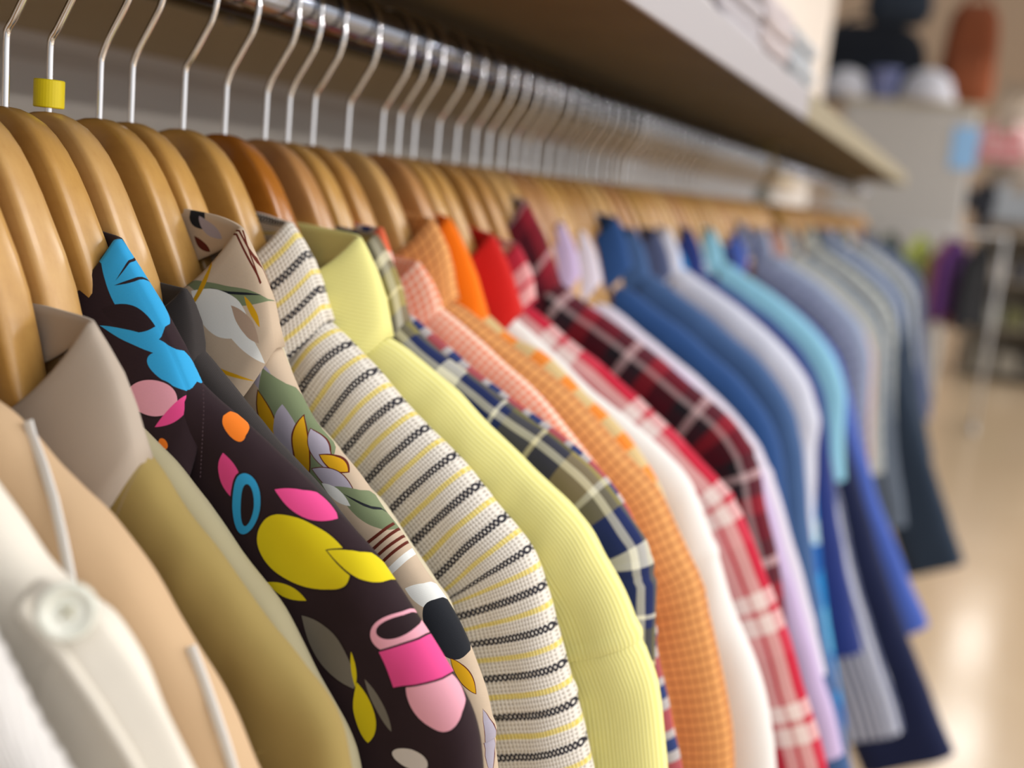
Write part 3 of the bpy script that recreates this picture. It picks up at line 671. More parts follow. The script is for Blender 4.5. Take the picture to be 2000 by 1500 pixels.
cream = hero(0.245, 'the cream shirt with the pearly button', 'cream cotton shirt with a buttoned shoulder tab and pearly button', 'cream',
     [(-120, 830), (0, 985), (85, 1100), (150, 1150), (210, 1195), (265, 1290), (310, 1400), (360, 1500), (400, 1600)], w=0.013, res=0.003, slope=0.3, sleeve=0.5)
tan = hero(0.287, 'the tan top with white lines', 'tan jersey top crossed by thin curved white lines', 'tan',
     [(0, 750), (100, 915), (230, 1040), (330, 1200), (430, 1360), (490, 1500), (530, 1620)], w=0.015, res=0.003, slope=0.3, sleeve=0.5)
olive = hero(0.328, 'the olive shirt with the taupe collar', 'olive twill shirt with a plain taupe collar', 'olive', fold=1.5,
     px=[(285, 905), (336, 975), (420, 1080), (507, 1192), (590, 1300), (655, 1400), (680, 1500), (690, 1600)], w=0.015, res=0.003, slope=0.3, sleeve=0.5,
     collar=dict(a=0.095, b=0.022, zs=-0.157, zb=-0.153, fr=0.06, out=0.028, h=0.046, tip=0.045), collar_mat=MAT['taupe'], nx=0.096)
sage = hero(0.353, 'the sage jacket', 'pale sage linen shirt showing as a strip behind the olive one', 'sage',
     [(250, 800), (320, 890), (385, 975), (470, 1090), (550, 1199), (600, 1285), (647, 1370), (680, 1440), (700, 1520)], w=0.012, res=0.003, slope=0.3, sleeve=0.5)
dark = hero(0.379, 'the dark brown shirt with bright patches', 'dark brown open-collared shirt printed with blue, pink and yellow patches', 'dark',
     [(430, 790), (520, 868), (600, 940), (690, 1040), (760, 1130), (810, 1205), (860, 1285), (915, 1390), (940, 1500), (950, 1600)], w=0.017, res=0.003, slope=0.2, sleeve=0.5,
     collar=dict(a=0.062, b=0.024, zs=-0.130, zb=-0.124, fr=0.05, out=0.050, h=0.066, tip=0.048, tout=0.045, n=80), collar_mat=MAT['dark_collar'], nx=0.095)
def genr(dx=0.0, dz=0.0): return [(x + dx, z + dz) for x, z in GEN]
garment('shirt', 'charcoal shirt almost hidden, only its small dark collar showing', 0.404, MAT['charcoal'], [(0.08, -0.17), (0.12, -0.20), (0.16, -0.23), (0.20, -0.27), (0.22, -0.32)], w=0.009, res=0.006, seed=3, slope=0.2, sleeve=0.5,
        collar=dict(a=0.078, b=0.012, zs=-0.150, zb=-0.148, fr=0.03, out=0.010, h=0.035, tip=0.01)); SHIRTS.append((0.404, 'the charcoal shirt'))
leaf = hero(0.436, 'the leaf-print shirt', 'beige shirt printed with grey-green leaves and mustard petals', 'leaf', fold=1.5,
     px=[(520, 640), (560, 720), (620, 830), (690, 925), (747, 1006), (815, 1100), (880, 1190), (918, 1265), (950, 1377), (975, 1493), (985, 1600)], w=0.014, res=0.003, slope=0.25, sleeve=0.5,
     collar=dict(a=0.083, b=0.026, zs=-0.122, zb=-0.113, fr=0.055, out=0.024, h=0.05, tip=0.06, n=80), collar_mat=MAT['leaf_collar'])
ecru = hero(0.458, 'the ecru canvas shirt', 'thin ecru canvas shirt showing as a pale edge beside the leaf print', 'piped',
     [(560, 740), (640, 846), (700, 925), (752, 978), (800, 1056), (850, 1130), (885, 1185), (905, 1290), (930, 1400)], w=0.009, res=0.004, slope=0.2, sleeve=0.45)
hero(0.498, 'the openwork striped shirt', 'white openwork shirt with black chain stripes and thin yellow stripes', 'stripe', fold=1.5,
     px=[(620, 600), (650, 640), (690, 680), (740, 728), (790, 780), (870, 870), (960, 975), (1034, 1066), (1072, 1150), (1097, 1237), (1125, 1360), (1156, 1500), (1175, 1600)], w=0.018, res=0.003, slope=0.25, sleeve=0.5,
     collar=dict(swap=1, a=0.068, b=0.026, zs=-0.122, zb=-0.119, fr=0.045, out=0.027, h=0.046, tip=0.02, n=80), xmin=0.095, nx=0.08)
hero(0.534, 'the pale yellow shirt', 'pale yellow ribbed shirt with a crisp pointed collar', 'yellow', fold=1.5,
     px=[(754, 662), (782, 680), (820, 708), (852, 736), (890, 771), (950, 830), (1048, 918), (1104, 975), (1160, 1041), (1202, 1125), (1240, 1215), (1264, 1285), (1283, 1340), (1300, 1430), (1308, 1500), (1312, 1600)],
     w=0.017, res=0.003, slope=0.25, sleeve=0.5, seam_x=0.268,
     collar=dict(a=0.089, b=0.026, zs=-0.127, zb=-0.124, fr=0.045, out=0.022, h=0.049, tip=0.012, n=80), collar_mat=MAT['yellow_collar'])
hero(0.573, 'the olive and navy plaid shirt', 'olive, navy and cream large-plaid shirt behind the yellow one', 'plaid', fold=1.5,
     px=[(790, 610), (860, 690), (960, 770), (1010, 806), (1100, 870), (1180, 940), (1240, 1020), (1272, 1080), (1280, 1200), (1282, 1320), (1290, 1450)], w=0.016, res=0.003, slope=0.15, sleeve=0.45,
     collar=dict(a=0.078, b=0.02, zs=-0.127, zb=-0.124, fr=0.045, out=0.024, h=0.045, tip=0.02))
hero(0.597, 'the orange and navy checked shirt', 'orange, white and navy checked shirt, its sleeve peeping out under the plaid', 'check',
     [(800, 600), (960, 745), (1130, 875), (1225, 990), (1262, 1130), (1290, 1300), (1313, 1400), (1335, 1500), (1350, 1600)], w=0.008, res=0.004, slope=0.3, sleeve=0.5,
     collar=dict(a=0.068, b=0.010, zs=-0.124, zb=-0.122, fr=0.03, out=0.012, h=0.04, tip=0.01))
hero(0.625, 'the coral gingham shirt', 'coral fine-gingham shirt with a soft rounded collar', 'coral',
     [(850, 590), (930, 660), (1000, 720), (1060, 780), (1130, 862), (1200, 960), (1240, 1060), (1260, 1180)], w=0.011, res=0.004, slope=0.2, sleeve=0.45,
     collar=dict(a=0.080, b=0.018, zs=-0.143, zb=-0.140, fr=0.04, out=0.020, h=0.035, tip=0.02))
hero(0.668, 'the amber gingham shirt', 'amber-brown small-gingham shirt with a seamed sleeve', 'browng',
     [(908, 617), (1002, 680), (1060, 725), (1125, 778), (1230, 890), (1290, 965), (1350, 1095), (1367, 1130), (1400, 1250), (1425, 1400), (1435, 1500), (1440, 1600)], w=0.018, res=0.004, slope=0.25, sleeve=0.55, seam_x=0.275,
     collar=dict(a=0.066, b=0.022, zs=-0.118, zb=-0.115, fr=0.045, out=0.022, h=0.048, tip=0.02))
hero(0.715, 'the sand shirt with orange collar', 'sand and orange striped shirt with a vivid orange collar', 'orangestripe',
     [(1000, 655), (1065, 690), (1150, 775), (1220, 850), (1285, 945), (1305, 1000), (1320, 1100)], w=0.013, res=0.004, slope=0.2, sleeve=0.5,
     collar=dict(a=0.056, b=0.022, zs=-0.118, zb=-0.115, fr=0.045, out=0.035, h=0.062, tip=0.02), collar_mat=MAT['orangec'])
hero(0.765, 'the white shirt with red collar', 'white shirt with a tall bright red collar', 'white',
     [(1020, 630), (1110, 712), (1200, 795), (1300, 880), (1352, 945), (1395, 1060), (1430, 1180), (1480, 1300), (1508, 1430), (1515, 1500), (1520, 1600)], w=0.017, res=0.004, slope=0.2, sleeve=0.6, seam_x=0.275,
     collar=dict(a=0.069, b=0.026, zs=-0.130, zb=-0.121, fr=0.045, out=0.028, h=0.052, tip=0.02), collar_mat=MAT['redc'])
hero(0.805, 'the red and white plaid shirt', 'red and white large-plaid shirt', 'redg',
     [(1040, 590), (1120, 668), (1200, 730), (1330, 860), (1430, 970), (1500, 1130), (1560, 1300), (1610, 1480), (1625, 1600)], w=0.014, res=0.004, slope=0.4, sleeve=0.6,
     collar=dict(a=0.074, b=0.018, zs=-0.135, zb=-0.13, fr=0.04, out=0.018, h=0.04, tip=0.02))
hero(0.875, 'the burgundy plaid shirt', 'burgundy, black and white plaid flannel shirt with a high collar', 'burg',
     [(1150, 600), (1230, 655), (1330, 735), (1430, 820), (1478, 900), (1500, 1000), (1530, 1150)], w=0.018, res=0.004, slope=0.3, sleeve=0.55,
     collar=dict(a=0.050, b=0.024, zs=-0.105, zb=-0.098, fr=0.05, out=0.04, h=0.07, tip=0.02))
hero(0.965, 'the lavender shirt', 'plain lavender shirt with a short straight sleeve', 'lav',
     [(1150, 590), (1220, 650), (1330, 730), (1430, 830), (1490, 930), (1530, 1060), (1580, 1230), (1630, 1400), (1648, 1470)], w=0.015, res=0.005, slope=0.4, sleeve=0.545,
     collar=dict(a=0.052, b=0.018, zs=-0.122, zb=-0.118, fr=0.04, out=0.022, h=0.045, tip=0.02))
hero(1.02, 'the pale lilac shirt', 'pale lilac-white shirt right behind the lavender one', 'lilac',
     [(1200, 600), (1262, 655), (1372, 748), (1455, 830), (1505, 920), (1538, 1020), (1590, 1200)], w=0.013, res=0.005, slope=0.36, sleeve=0.5,
     collar=dict(a=0.055, b=0.018, zs=-0.128, zb=-0.124, fr=0.04, out=0.022, h=0.045, tip=0.02))
# further down the rail: y, name, label, cloth, dx, dz of the shoulder line, sleeve slope, sleeve end, collar height
FAR = [
 (1.09, 'the deep blue denim shirt', 'deep blue denim shirt with a high open collar', 'denim', -0.005, -0.012, .30, .60, 0.012),
 (1.16, 'the mid blue denim shirt', 'mid blue denim shirt behind the deep blue one', 'denim2', 0.0, 0.0, .30, .66, 0.0),
 (1.23, 'the slate blue shirt', 'slate blue shirt in front of the pale blue-white one', 'slate', -0.01, -0.01, .30, .60, 0.0),
 (1.31, 'the pale blue-white shirt', 'pale blue-white shirt with a broad light shoulder', 'pale', 0.0, 0.0, .10, .46, 0.0),
 (1.36, 'the aqua flowered shirt', 'aqua shirt with red and green flower print hanging long', 'floral', -0.015, -0.012, .26, .70, -0.02),
 (1.42, 'the navy shirt', 'bright navy shirt between the pale blue-white and light teal ones', 'navy', -0.004, -0.004, .30, .62, 0.0),
 (1.49, 'the grey striped shirt', 'grey and white vertically striped shirt with a long sleeve', 'greystripe', -0.014, -0.016, .40, .74, -0.02),
 (1.56, 'the light teal shirt', 'light teal shirt with a smooth shoulder', 'teal', 0.004, 0.0, .16, .44, 0.0),
 (1.64, 'the midnight navy shirt', 'midnight navy shirt, its long dark sleeve reaching lowest', 'darknavy', -0.012, -0.014, .48, .82, -0.02),
 (1.72, 'the royal blue shirt', 'royal blue shirt with a wide flared sleeve', 'royal', -0.004, -0.02, .50, .67, -0.01),
 (1.82, 'the grey-blue checked shirt', 'grey-blue small-check shirt behind the royal blue one', 'greychk', 0.006, 0.002, .25, .62, 0.01),
 (1.92, 'the slate check shirt', 'dim slate shirt between two grey-blue ones', 'slate', -0.004, -0.004, .2, .60, 0.0),
 (2.02, 'the powder blue shirt', 'powder blue shirt with a sloping shoulder', 'powder', 0.004, 0.0, .12, .50, 0.0),
 (2.12, 'the dusty rose shirt', 'dusty rose-brown shirt, only its sleeve edge showing', 'rose', 0.006, -0.02, .12, .58, 0.0),
 (2.21, 'the misty green check shirt', 'misty green-grey check shirt just before the rail bracket', 'mist', 0.01, 0.0, .15, .56, 0.0),
 (2.40, 'the steel blue shirt', 'steel blue shirt, first one beyond the rail bracket', 'steel', 0.008, -0.004, .25, .70, 0.0),
 (2.58, 'the pale check shirt', 'pale grey-green check shirt beyond the rail bracket', 'mist', 0.012, 0.004, .14, .60, 0.0),
 (2.78, 'the ink blue shirt', 'ink blue shirt with a dark hem jutting over the aisle', 'ink', 0.012, 0.0, .42, .86, 0.0),
 (3.00, 'the second powder shirt', 'powder blue shirt in the far bay of the rail', 'powder', 0.01, 0.004, .2, .62, 0.0),
 (3.25, 'the dark grey shirt', 'dark grey-blue shirt in the far bay of the rail', 'ink', 0.014, 0.0, .3, .72, 0.0),
 (3.52, 'the far pale shirt', 'whitish check shirt in the far bay of the rail', 'mist', 0.014, 0.004, .2, .6, 0.0),
 (3.82, 'the far slate shirt', 'slate shirt close to the far tip of the rail', 'slate', 0.014, 0.0, .25, .7, 0.0),
 (4.15, 'the last steel shirt', 'steel blue-grey shirt near the far tip of the rail', 'steel', 0.014, 0.0, .25, .7, 0.0),
 (4.45, 'the last ink shirt', 'ink blue shirt, last one on the rail', 'ink', 0.014, 0.0, .2, .75, 0.0)]
rr_ = random.Random(11)
for (y, name, label, mat, dx, dz, sl, se, ch) in FAR:
    garment('shirt', label, y, MAT[mat], genr(dx, dz), w=0.021 if y < 1.8 else 0.026, res=0.009, slope=sl, sleeve=se, seed=int(y * 100), bulge=0.005, hem=-0.86 if se > .8 else -0.8,
            collar=dict(a=0.062 + rr_.uniform(-.006, .01), b=0.020, zs=-0.126 + ch, zb=-0.120 + ch, fr=0.04, out=0.022, h=0.045, tip=0.02, n=24), seam_x=0.258)
    SHIRTS.append((y, name))
# every shirt's own hanger
HL = {0.379: ('large light maple hanger under the dark brown patterned collar', 0), 0.436: ('light maple hanger with a rounded top inside the leaf-print collar', 0),
      0.498: ('broad maple hanger with a high rounded top inside the openwork striped shirt', 0), 0.534: ('orange-stained wooden hanger inside the yellow collar', 9),
      0.328: ('maple hanger going into the taupe collar', 0), 0.353: ('light hanger holding the sage linen shirt', 2)}
def fit_of(*ys, extra=0.0):
    xs = list(np.linspace(0.0, 0.262, 60)); zs = []
    for x in xs: zs.append(min(float(np.interp(x, FIT[round(q, 3)][0], FIT[round(q, 3)][1])) for q in ys) - extra)
    return (xs, [round(z, 4) for z in zs])
ringed = None
for i, (y, name) in enumerate(sorted(SHIRTS)):
    lb, wi = HL.get(y, ('%s wooden hanger holding %s' % (('light', 'golden', 'pale', 'tan')[i % 4], name), (0, 1, 2, 3)[i % 4]))
    hg = hanger(y, lb, wi, drop=0.007, fit=fit_of(y, extra=0.002), wmax=max(FIT[round(y, 3)][2] * 1.1, 0.008))
    if name == 'the charcoal shirt': ringed = hg; hg['label'] = 'light wooden hanger with a yellow size ring round its hook'
bm = bmesh.new()
ro, ri, z0, z1, nn = 0.0066, 0.0019, 0.0012, 0.0135, 32
prof = [(ri, z0), (ro - 0.0004, z0), (ro, z0 + 0.0004), (ro, z1 - 0.0004), (ro - 0.0004, z1), (ri, z1)]
rg = [[bm.verts.new((r * math.cos(a * 2 * math.pi / nn), r * math.sin(a * 2 * math.pi / nn), h)) for a in range(nn)] for r, h in prof]
for i in range(len(rg)):
    for k in range(nn): bm.faces.new((rg[i][k], rg[i][(k + 1) % nn], rg[(i + 1) % len(rg)][(k + 1) % nn], rg[(i + 1) % len(rg)][k]))
o = bmlink('size_ring', bm, flat_mat('yellow_plastic', '#f0dc0a', 0.45, 0.4), ringed, False); o['label'] = 'bright yellow plastic size ring'
ys = sorted(SHIRTS)
k = 0
for (ya, na), (yb, nb) in zip(ys, ys[1:]):
    if ya < 0.70: continue
    if yb - ya > 0.045:
        cnt = 1 if yb - ya < 0.085 else 2
        if ya > 2.2 and yb < 2.5: cnt = 0
        for j in range(cnt):
            yy = ya + (yb - ya) * (j + 1) / (cnt + 1)
            bare_l = 'bare wooden hanger between %s and %s' % (na, nb)
            if cnt == 2: bare_l += (', nearer one', ', farther one')[j]
            hanger(yy, bare_l.replace('wooden ', '') if len(bare_l.split()) > 16 else bare_l, k % 4, fit=fit_of(ya, yb, extra=0.003 if 'lilac' in na else 0.035), wmax=0.010, group='bare hangers between the shirts'); k += 1
# ------------------------------------------------------------------ small parts of the near shirts
def strip(name, px, half, ya, yb, mat, parent, thick=0.0015, round_start=True, wig=0.0):
    """a narrow band of cloth lying along a line seen in the photo; ya, yb: depth of its lower and upper edge"""
    pts = []
    for i in range(len(px) - 1):
        for q in range(8):
            t_ = q / 8; pts.append((px[i][0] * (1 - t_) + px[i + 1][0] * t_, px[i][1] * (1 - t_) + px[i + 1][1] * t_))
    pts.append(px[-1]); bm = bmesh.new(); rows = []
    for i, (a, b) in enumerate(pts):
        p0, p1 = pts[max(i - 1, 0)], pts[min(i + 1, len(pts) - 1)]
        tx, ty = p1[0] - p0[0], p1[1] - p0[1]; L = math.hypot(tx, ty); nx, ny = -ty / L, tx / L
        hw = half * (math.sqrt(max(0.02, 1 - (1 - min(i / 5.0, 1)) ** 2)) if round_start else 1.0) * (1 + wig * math.sin(i * 1.3))
        row = []
        for k in range(-5, 6):
            f = k / 5.0; y_ = (float(np.interp(i / 8.0, range(len(ya)), ya)) if isinstance(ya, list) else ya + (yb - ya) * (1 - f) / 2) - 0.0006 * (1 - abs(f) ** 4)
            row.append(bm.verts.new(bp(a + nx * hw * f, b + ny * hw * f, y_)))
        rows.append(row)
    for r0, r1 in zip(rows, rows[1:]):
        for k in range(10): bm.faces.new((r0[k], r0[k + 1], r1[k + 1], r1[k]))
    for v_ in bm.verts: v_.co -= parent.location
    o = bmlink(name, bm, mat, parent, True); m_ = o.modifiers.new('thickness', 'SOLIDIFY'); m_.thickness = thick; m_.offset = 0
    return o
def stitches(px, y, c, parent, step=7.0, on=0.55, r=0.00022):
    bm = bmesh.new(); d = [0.0]
    for a, b in zip(px, px[1:]): d.append(d[-1] + math.hypot(b[0] - a[0], b[1] - a[1]))
    s = 0.0
    while s + step * on < d[-1]:
        q = [(float(np.interp(k, d, [p[0] for p in px])), float(np.interp(k, d, [p[1] for p in px]))) for k in (s, s + step * on)]
        tube(bm, [bp(*q[0], y) - parent.location, bp(*q[1], y) - parent.location], r, 5); s += step
    o = bmlink('stitching', bm, flat_mat('thread_' + c[1:], c, 0.7), parent, True); return o
tab = strip('button_tab', [(48, 1168), (100, 1188), (165, 1245), (225, 1330), (285, 1430), (345, 1560)], 50, 0.2285, 0.2370, MAT['cream'], cream, 0.0016)
strip('tab_edge', [(40, 1190), (70, 1228), (125, 1285), (185, 1370), (245, 1465), (300, 1560)], 5, 0.2275, 0.2278, MAT['cream'], cream, 0.0022, False)
n = NM('mother_of_pearl', 0.16, 0.7); g = n.n('ShaderNodeNewGeometry'); n.color(n.mix(n.noise(150, g.outputs['Position'], 2), '#f4f3ea', '#cfd6c8')); n.p.inputs['Coat Weight'].default_value = 0.6
pearl = n.m
bm = bmesh.new(); lathe(bm, [(0.0066, -0.0002), (0.0078, 0.0004), (0.0081, 0.0012), (0.0076, 0.0020), (0.0066, 0.0023), (0.0056, 0.0019), (0.0050, 0.0014), (0.0040, 0.0012), (0.0022, 0.0012)], (0, 0, 0), 'Z', 48)
btn = bmlink('button', bm, pearl, cream, True); btn['label'] = 'round pearly button'
bp_ = bp(131, 1194, 0.2265); nrm = (CAM - bp_).normalized(); nrm = (nrm + Vector((0.12, -0.1, -0.1))).normalized()
btn.rotation_euler = nrm.to_track_quat('Z', 'Y').to_euler(); btn.location = bp_ - cream.location
bm = bmesh.new()
for dx, dy in ((-.0012, -.0012), (.0012, -.0012), (-.0012, .0012), (.0012, .0012)):
    lathe(bm, [(0.00055, 0.0010), (0.0006, 0.00135), (0.00045, 0.0014)], (dx, dy, 0), 'Z', 10)
tube(bm, [(-.0012, -.0012, .0014), (0, 0, .0021), (.0012, .0012, .0014)], 0.0003, 6); tube(bm, [(.0012, -.0012, .0014), (0, 0, .0020), (-.0012, .0012, .0014)], 0.0003, 6)
th = bmlink('button_thread', bm, flat_mat('cream_thread', '#b9b398', 0.8), btn, True)
stitches([(276, 908), (262, 930), (243, 968), (226, 1010), (216, 1040)], 0.3115, '#8d8074', olive, 8, .5)
stitches([(396, 745), (398, 800), (395, 860), (391, 935)], 0.3655, '#4c3a42', dark, 8, .5)
stitches([(508, 1206), (528, 1200), (550, 1198)], 0.3425, '#6b6450', sage, 50, .98, 0.0003)
tb = strip('placket_tab', [(508, 575), (522, 615), (540, 680), (563, 745)], 13, 0.4445, 0.4455, MAT['piped'], ecru, 0.0016, True); tb['label'] = 'narrow ecru tab with dark thread lines'
stitches([(506, 632), (534, 622)], 0.4435, '#3a3a44', ecru, 60, .98, 0.0002); stitches([(508, 641), (537, 631)], 0.4435, '#3b3b45', ecru, 60, .98, 0.0002)
for pts_, ys_ in (([(54, 822), (62, 850), (85, 910), (105, 975), (122, 1050), (136, 1120), (146, 1180)], [.2905, .2885, .2825, .2775, .2725, .2695, .268]),
                  ([(372, 1262), (395, 1320), (420, 1390), (440, 1450), (455, 1500), (468, 1550)], [.2865, .2845, .2815, .2805, .2805, .2795])):
    o = strip('white_line', pts_, 9, ys_, ys_, MAT['white'], tan, 0.0006, False); o['label'] = 'thin white line across the tan cloth'
# ------------------------------------------------------------------ folded cloths on the shelf
CL = [('#bdb9be', '#b0acb2'), ('#c6c2c6', '#b8b4b8'), ('#b4b1b8', '#a8a4ac'), ('#c4bcc0', '#b4acb2'), ('#aeb4bc', '#a2a8b0')]
def folded_cloth(name, cx, cy, z, sx, sy, th, mat, label, group, n_fold=3, cat='folded cloth'):
    """a folded garment: a stack of soft rounded layers turned over at the front"""
    bm = bmesh.new(); lay = th / n_fold
    for k in range(n_fold):
        z0 = z + k * lay; j = 0.004 * math.sin(k * 2.1 + cx * 30 + cy * 11)
        box(bm, (cx - sx / 2 + j, cy - sy / 2 - j, z0), (cx + sx / 2 + j, cy + sy / 2 - j, z0 + lay * 0.97), lay * 0.42, 3)
    bmesh.ops.subdivide_edges(bm, edges=[e for e in bm.edges if e.calc_length() > 0.05], cuts=3, use_grid_fill=True)
    for v_ in bm.verts:
        v_.co.z += 0.0018 * noise.noise(v_.co * 22) * (1 if v_.co.z > z + 0.002 else 0)
        v_.co.x += 0.003 * noise.noise(v_.co * 14 + Vector((5, 0, 0)))
    o = bmlink(name, bm, mat, None, True); tag(o, label, cat, group); return o
cm = [plain_cloth('folded_white_cloth_%s' % 'abcde'[i], a, b) for i, (a, b) in enumerate(CL)]
WL = ['topmost-near pile of white folded cloth at the shelf front above the hooks', 'white folded cloth on the shelf, second along from the near pile',
      'greyish folded cloth on the shelf between two white ones', 'faintly pink folded cloth on the near shelf bay', 'last pale blue-grey folded cloth before the bare beige shelf front']
for i in range(5):
    y = 0.62 + i * 0.215
    folded_cloth('folded_cloth', 0.056, y + 0.1, SH_Z1 + 0.0005, 0.20, 0.20, 0.072 + 0.008 * (i % 2), cm[i], WL[i], 'folded cloths on the near shelf bay', 4)
# ------------------------------------------------------------------ far fixtures
def P(u, v, y): p = bp(u, v, y); return p.x, p.z
steelg = flat_mat('grey_enamel', '#c4c4c6', 0.35, 0.5); cabm = flat_mat('pale_cabinet', '#c6c4c2', 0.45, 0.4, var=0.1, c2='#b4b0a8')
# tall pale cabinet
Y = 9.0; x0, zt = P(1640, 262, Y); x1, _ = P(1905, 262, Y); zt = 0.79
t = empty('display_cabinet', (0, Y, FLOOR)); tag(t, 'tall pale grey cabinet behind the far tip of the rack', 'cabinet')
bm = bmesh.new(); box(bm, (x0, 0, 0.08), (x1, 0.8, zt - FLOOR - 0.03), 0.012); bmlink('cabinet_body', bm, cabm, t)
bm = bmesh.new(); box(bm, (x0 + 0.02, 0.03, 0), (x1 - 0.02, 0.77, 0.08)); bmlink('plinth', bm, flat_mat('dark_plinth', '#55504a'), t)
bm = bmesh.new(); box(bm, (x0 - 0.02, -0.02, zt - FLOOR - 0.03), (x1 + 0.02, 0.82, zt - FLOOR), 0.006); bmlink('cabinet_top', bm, flat_mat('beige_top', '#c9bfa6'), t)
bm = bmesh.new(); box(bm, (x0 + 0.03, -0.012, 0.12), (x1 - 0.03, 0.0, zt - FLOOR - 0.06), 0.004); dr = bmlink('door', bm, cabm, t)
bm = bmesh.new(); tube(bm, [(x0 + 0.07, -0.013, 1.0), (x0 + 0.07, -0.03, 1.02), (x0 + 0.07, -0.03, 1.14), (x0 + 0.07, -0.013, 1.16)], 0.005, 8); bmlink('handle', bm, CHROME, dr)
lx, lz = P(1884, 290, Y); _, lz2 = P(1884, 328, Y)
bm = bmesh.new(); box(bm, (lx - 0.09, Y - 0.02, lz - 0.15), (lx + 0.09, Y - 0.0125, lz + 0.15), 0.006)  # blue glow on the cabinet, put in as a plain coloured card
tag(bmlink('glow_card', bm, flat_mat('sky_blue_card', '#9ccdff', 0.35)), 'bright sky-blue card standing for a glow on the pale cabinet door', 'card')
# soft bags, caps and a tub on the cabinet top
def soft_bag(name, label, cat, cx, cy, z, w_, d_, h_, mat, strap=True, group=None):
    t = empty(name, (cx, cy, z)); tag(t, label, cat, group)
    bm = bmesh.new(); bmesh.ops.create_icosphere(bm, subdivisions=4, radius=1)
    for v_ in bm.verts:
        p = v_.co; q = Vector([math.copysign(abs(c) ** 0.55, c) for c in p]); nz = noise.noise(p * 1.7 + Vector((cx, cy, 0))) * 0.10
        taper = 1 - 0.18 * (q.z * 0.5 + 0.5)
        v_.co = Vector((q.x * w_ / 2 * taper * (1 + nz), q.y * d_ / 2 * taper * (1 + nz), (q.z + 1) * h_ / 2))
    bmlink('bag_body', bm, mat, t, True)
    if strap:
        bm = bmesh.new(); pts = [(math.cos(a) * w_ * 0.22, -d_ * 0.1, h_ * 0.93 + math.sin(a) * h_ * 0.17) for a in np.linspace(0, math.pi, 13)]; tube(bm, pts, 0.014, 8); bmlink('strap', bm, mat, t, True)
        bm = bmesh.new(); box(bm, (-w_ * 0.3, -d_ * 0.56, h_ * 0.15), (w_ * 0.3, -d_ * 0.40, h_ * 0.5), 0.02, 3); bmlink('pocket', bm, mat, t, True)
    return t
blk = plain_cloth('black_nylon', '#22262e', '#1a1d24'); brn = plain_cloth('rust_leather', '#8c4f34', '#74402a'); nvy = plain_cloth('slate_nylon', '#333c4a', '#2a323e')
wht = plain_cloth('white_knit', '#cfcfd8', '#bfc0ca'); pur = flat_mat('violet_blue_plastic', '#8490c6', 0.4)
def at_top(u, Y): return bp(u, 240, Y).x
soft_bag('duffel_bag', 'big black bag on top of the pale cabinet', 'bag', at_top(1672, 9.55), 9.56, zt, 1.02, 0.30, 0.62, blk)
soft_bag('backpack', 'dark slate backpack on top of the black bag', 'bag', at_top(1722, 9.55), 9.56, zt + 0.605, 0.52, 0.24, 0.46, nvy)
soft_bag('leather_bag', 'tall rust-brown leather bag beside the big black bag', 'bag', at_top(1872, 9.55), 9.56, zt, 0.44, 0.28, 0.80, brn)
def cap(label, cx, cy, z, r, mat):
    t = empty('knitted_cap', (cx, cy, z)); tag(t, label, 'cap', 'pale knitted caps on the cabinet')
    bm = bmesh.new(); lathe(bm, [(r * 0.98, 0), (r * 1.05, r * 0.1), (r * 1.03, r * 0.38), (r * 0.97, r * 0.42), (r * 0.9, r * 0.8), (r * 0.66, r * 1.1), (r * 0.3, r * 1.26), (r * 0.04, r * 1.3)], (0, 0, 0), 'Z', 28); bmlink('cap_crown', bm, mat, t, True)
    bm = bmesh.new(); lathe(bm, [(r * 1.06, 0), (r * 1.1, r * 0.1), (r * 1.08, r * 0.36), (r * 1.0, r * 0.4)], (0, 0, 0), 'Z', 28); bmlink('cap_rim', bm, mat, t, True)
    return t
cap('white knitted cap in front of the black bag, by the shelf', at_top(1640, 9.1), 9.13, zt, 0.17, wht)
cap('white knitted cap between the black and the brown bag', at_top(1800, 9.1), 9.14, zt, 0.19, wht)
t = empty('plastic_tub', (at_top(1716, 9.05), 9.02 + 0.09, zt)); tag(t, 'violet-blue plastic tub between the two white caps', 'tub')
bm = bmesh.new(); lathe(bm, [(0.075, 0), (0.09, 0.01), (0.10, 0.2), (0.108, 0.205), (0.108, 0.22), (0.094, 0.22)], (0, 0, 0), 'Z', 28); bmlink('tub_body', bm, pur, t, True)
# garment rack with a few coats, standing in front of the cabinet
RY_ = 8.3; RT = -0.12
t = empty('garment_rack', (0, RY_, FLOOR)); tag(t, 'low steel garment rack with dark coats in front of the pale cabinet', 'garment rack')
xa, xb = bp(1650, 480, RY_).x, bp(1925, 480, RY_).x
bm = bmesh.new(); tube(bm, [(xa - .11, 0, RT - FLOOR), (xb + .13, 0, RT - FLOOR)], 0.011, 12); bmlink('top_bar', bm, steelg, t, True)
for xx in (xa - .10, xb + .12):
    bm = bmesh.new(); tube(bm, [(xx, 0, 0.03), (xx, 0, RT - FLOOR)], 0.013, 12); bmlink('post', bm, steelg, t, True)
    bm = bmesh.new(); tube(bm, [(xx, -0.25, 0.02), (xx, 0.25, 0.02)], 0.016, 12); bmlink('foot', bm, steelg, t, True)
FC = [(1735, '#3f4a42', 'dark green coat on the low rack, next to the yellow-green one', .42), (1795, '#a3ad52', 'yellow-green shirt on the low garment rack', .34),
      (1850, '#7a4a52', 'dull magenta blouse on the low garment rack', .52), (1868, '#5a3070', 'small purple blouse squeezed beside the black coat', .46), (1915, '#14161c', 'black coat, last one on the low garment rack', .52)]
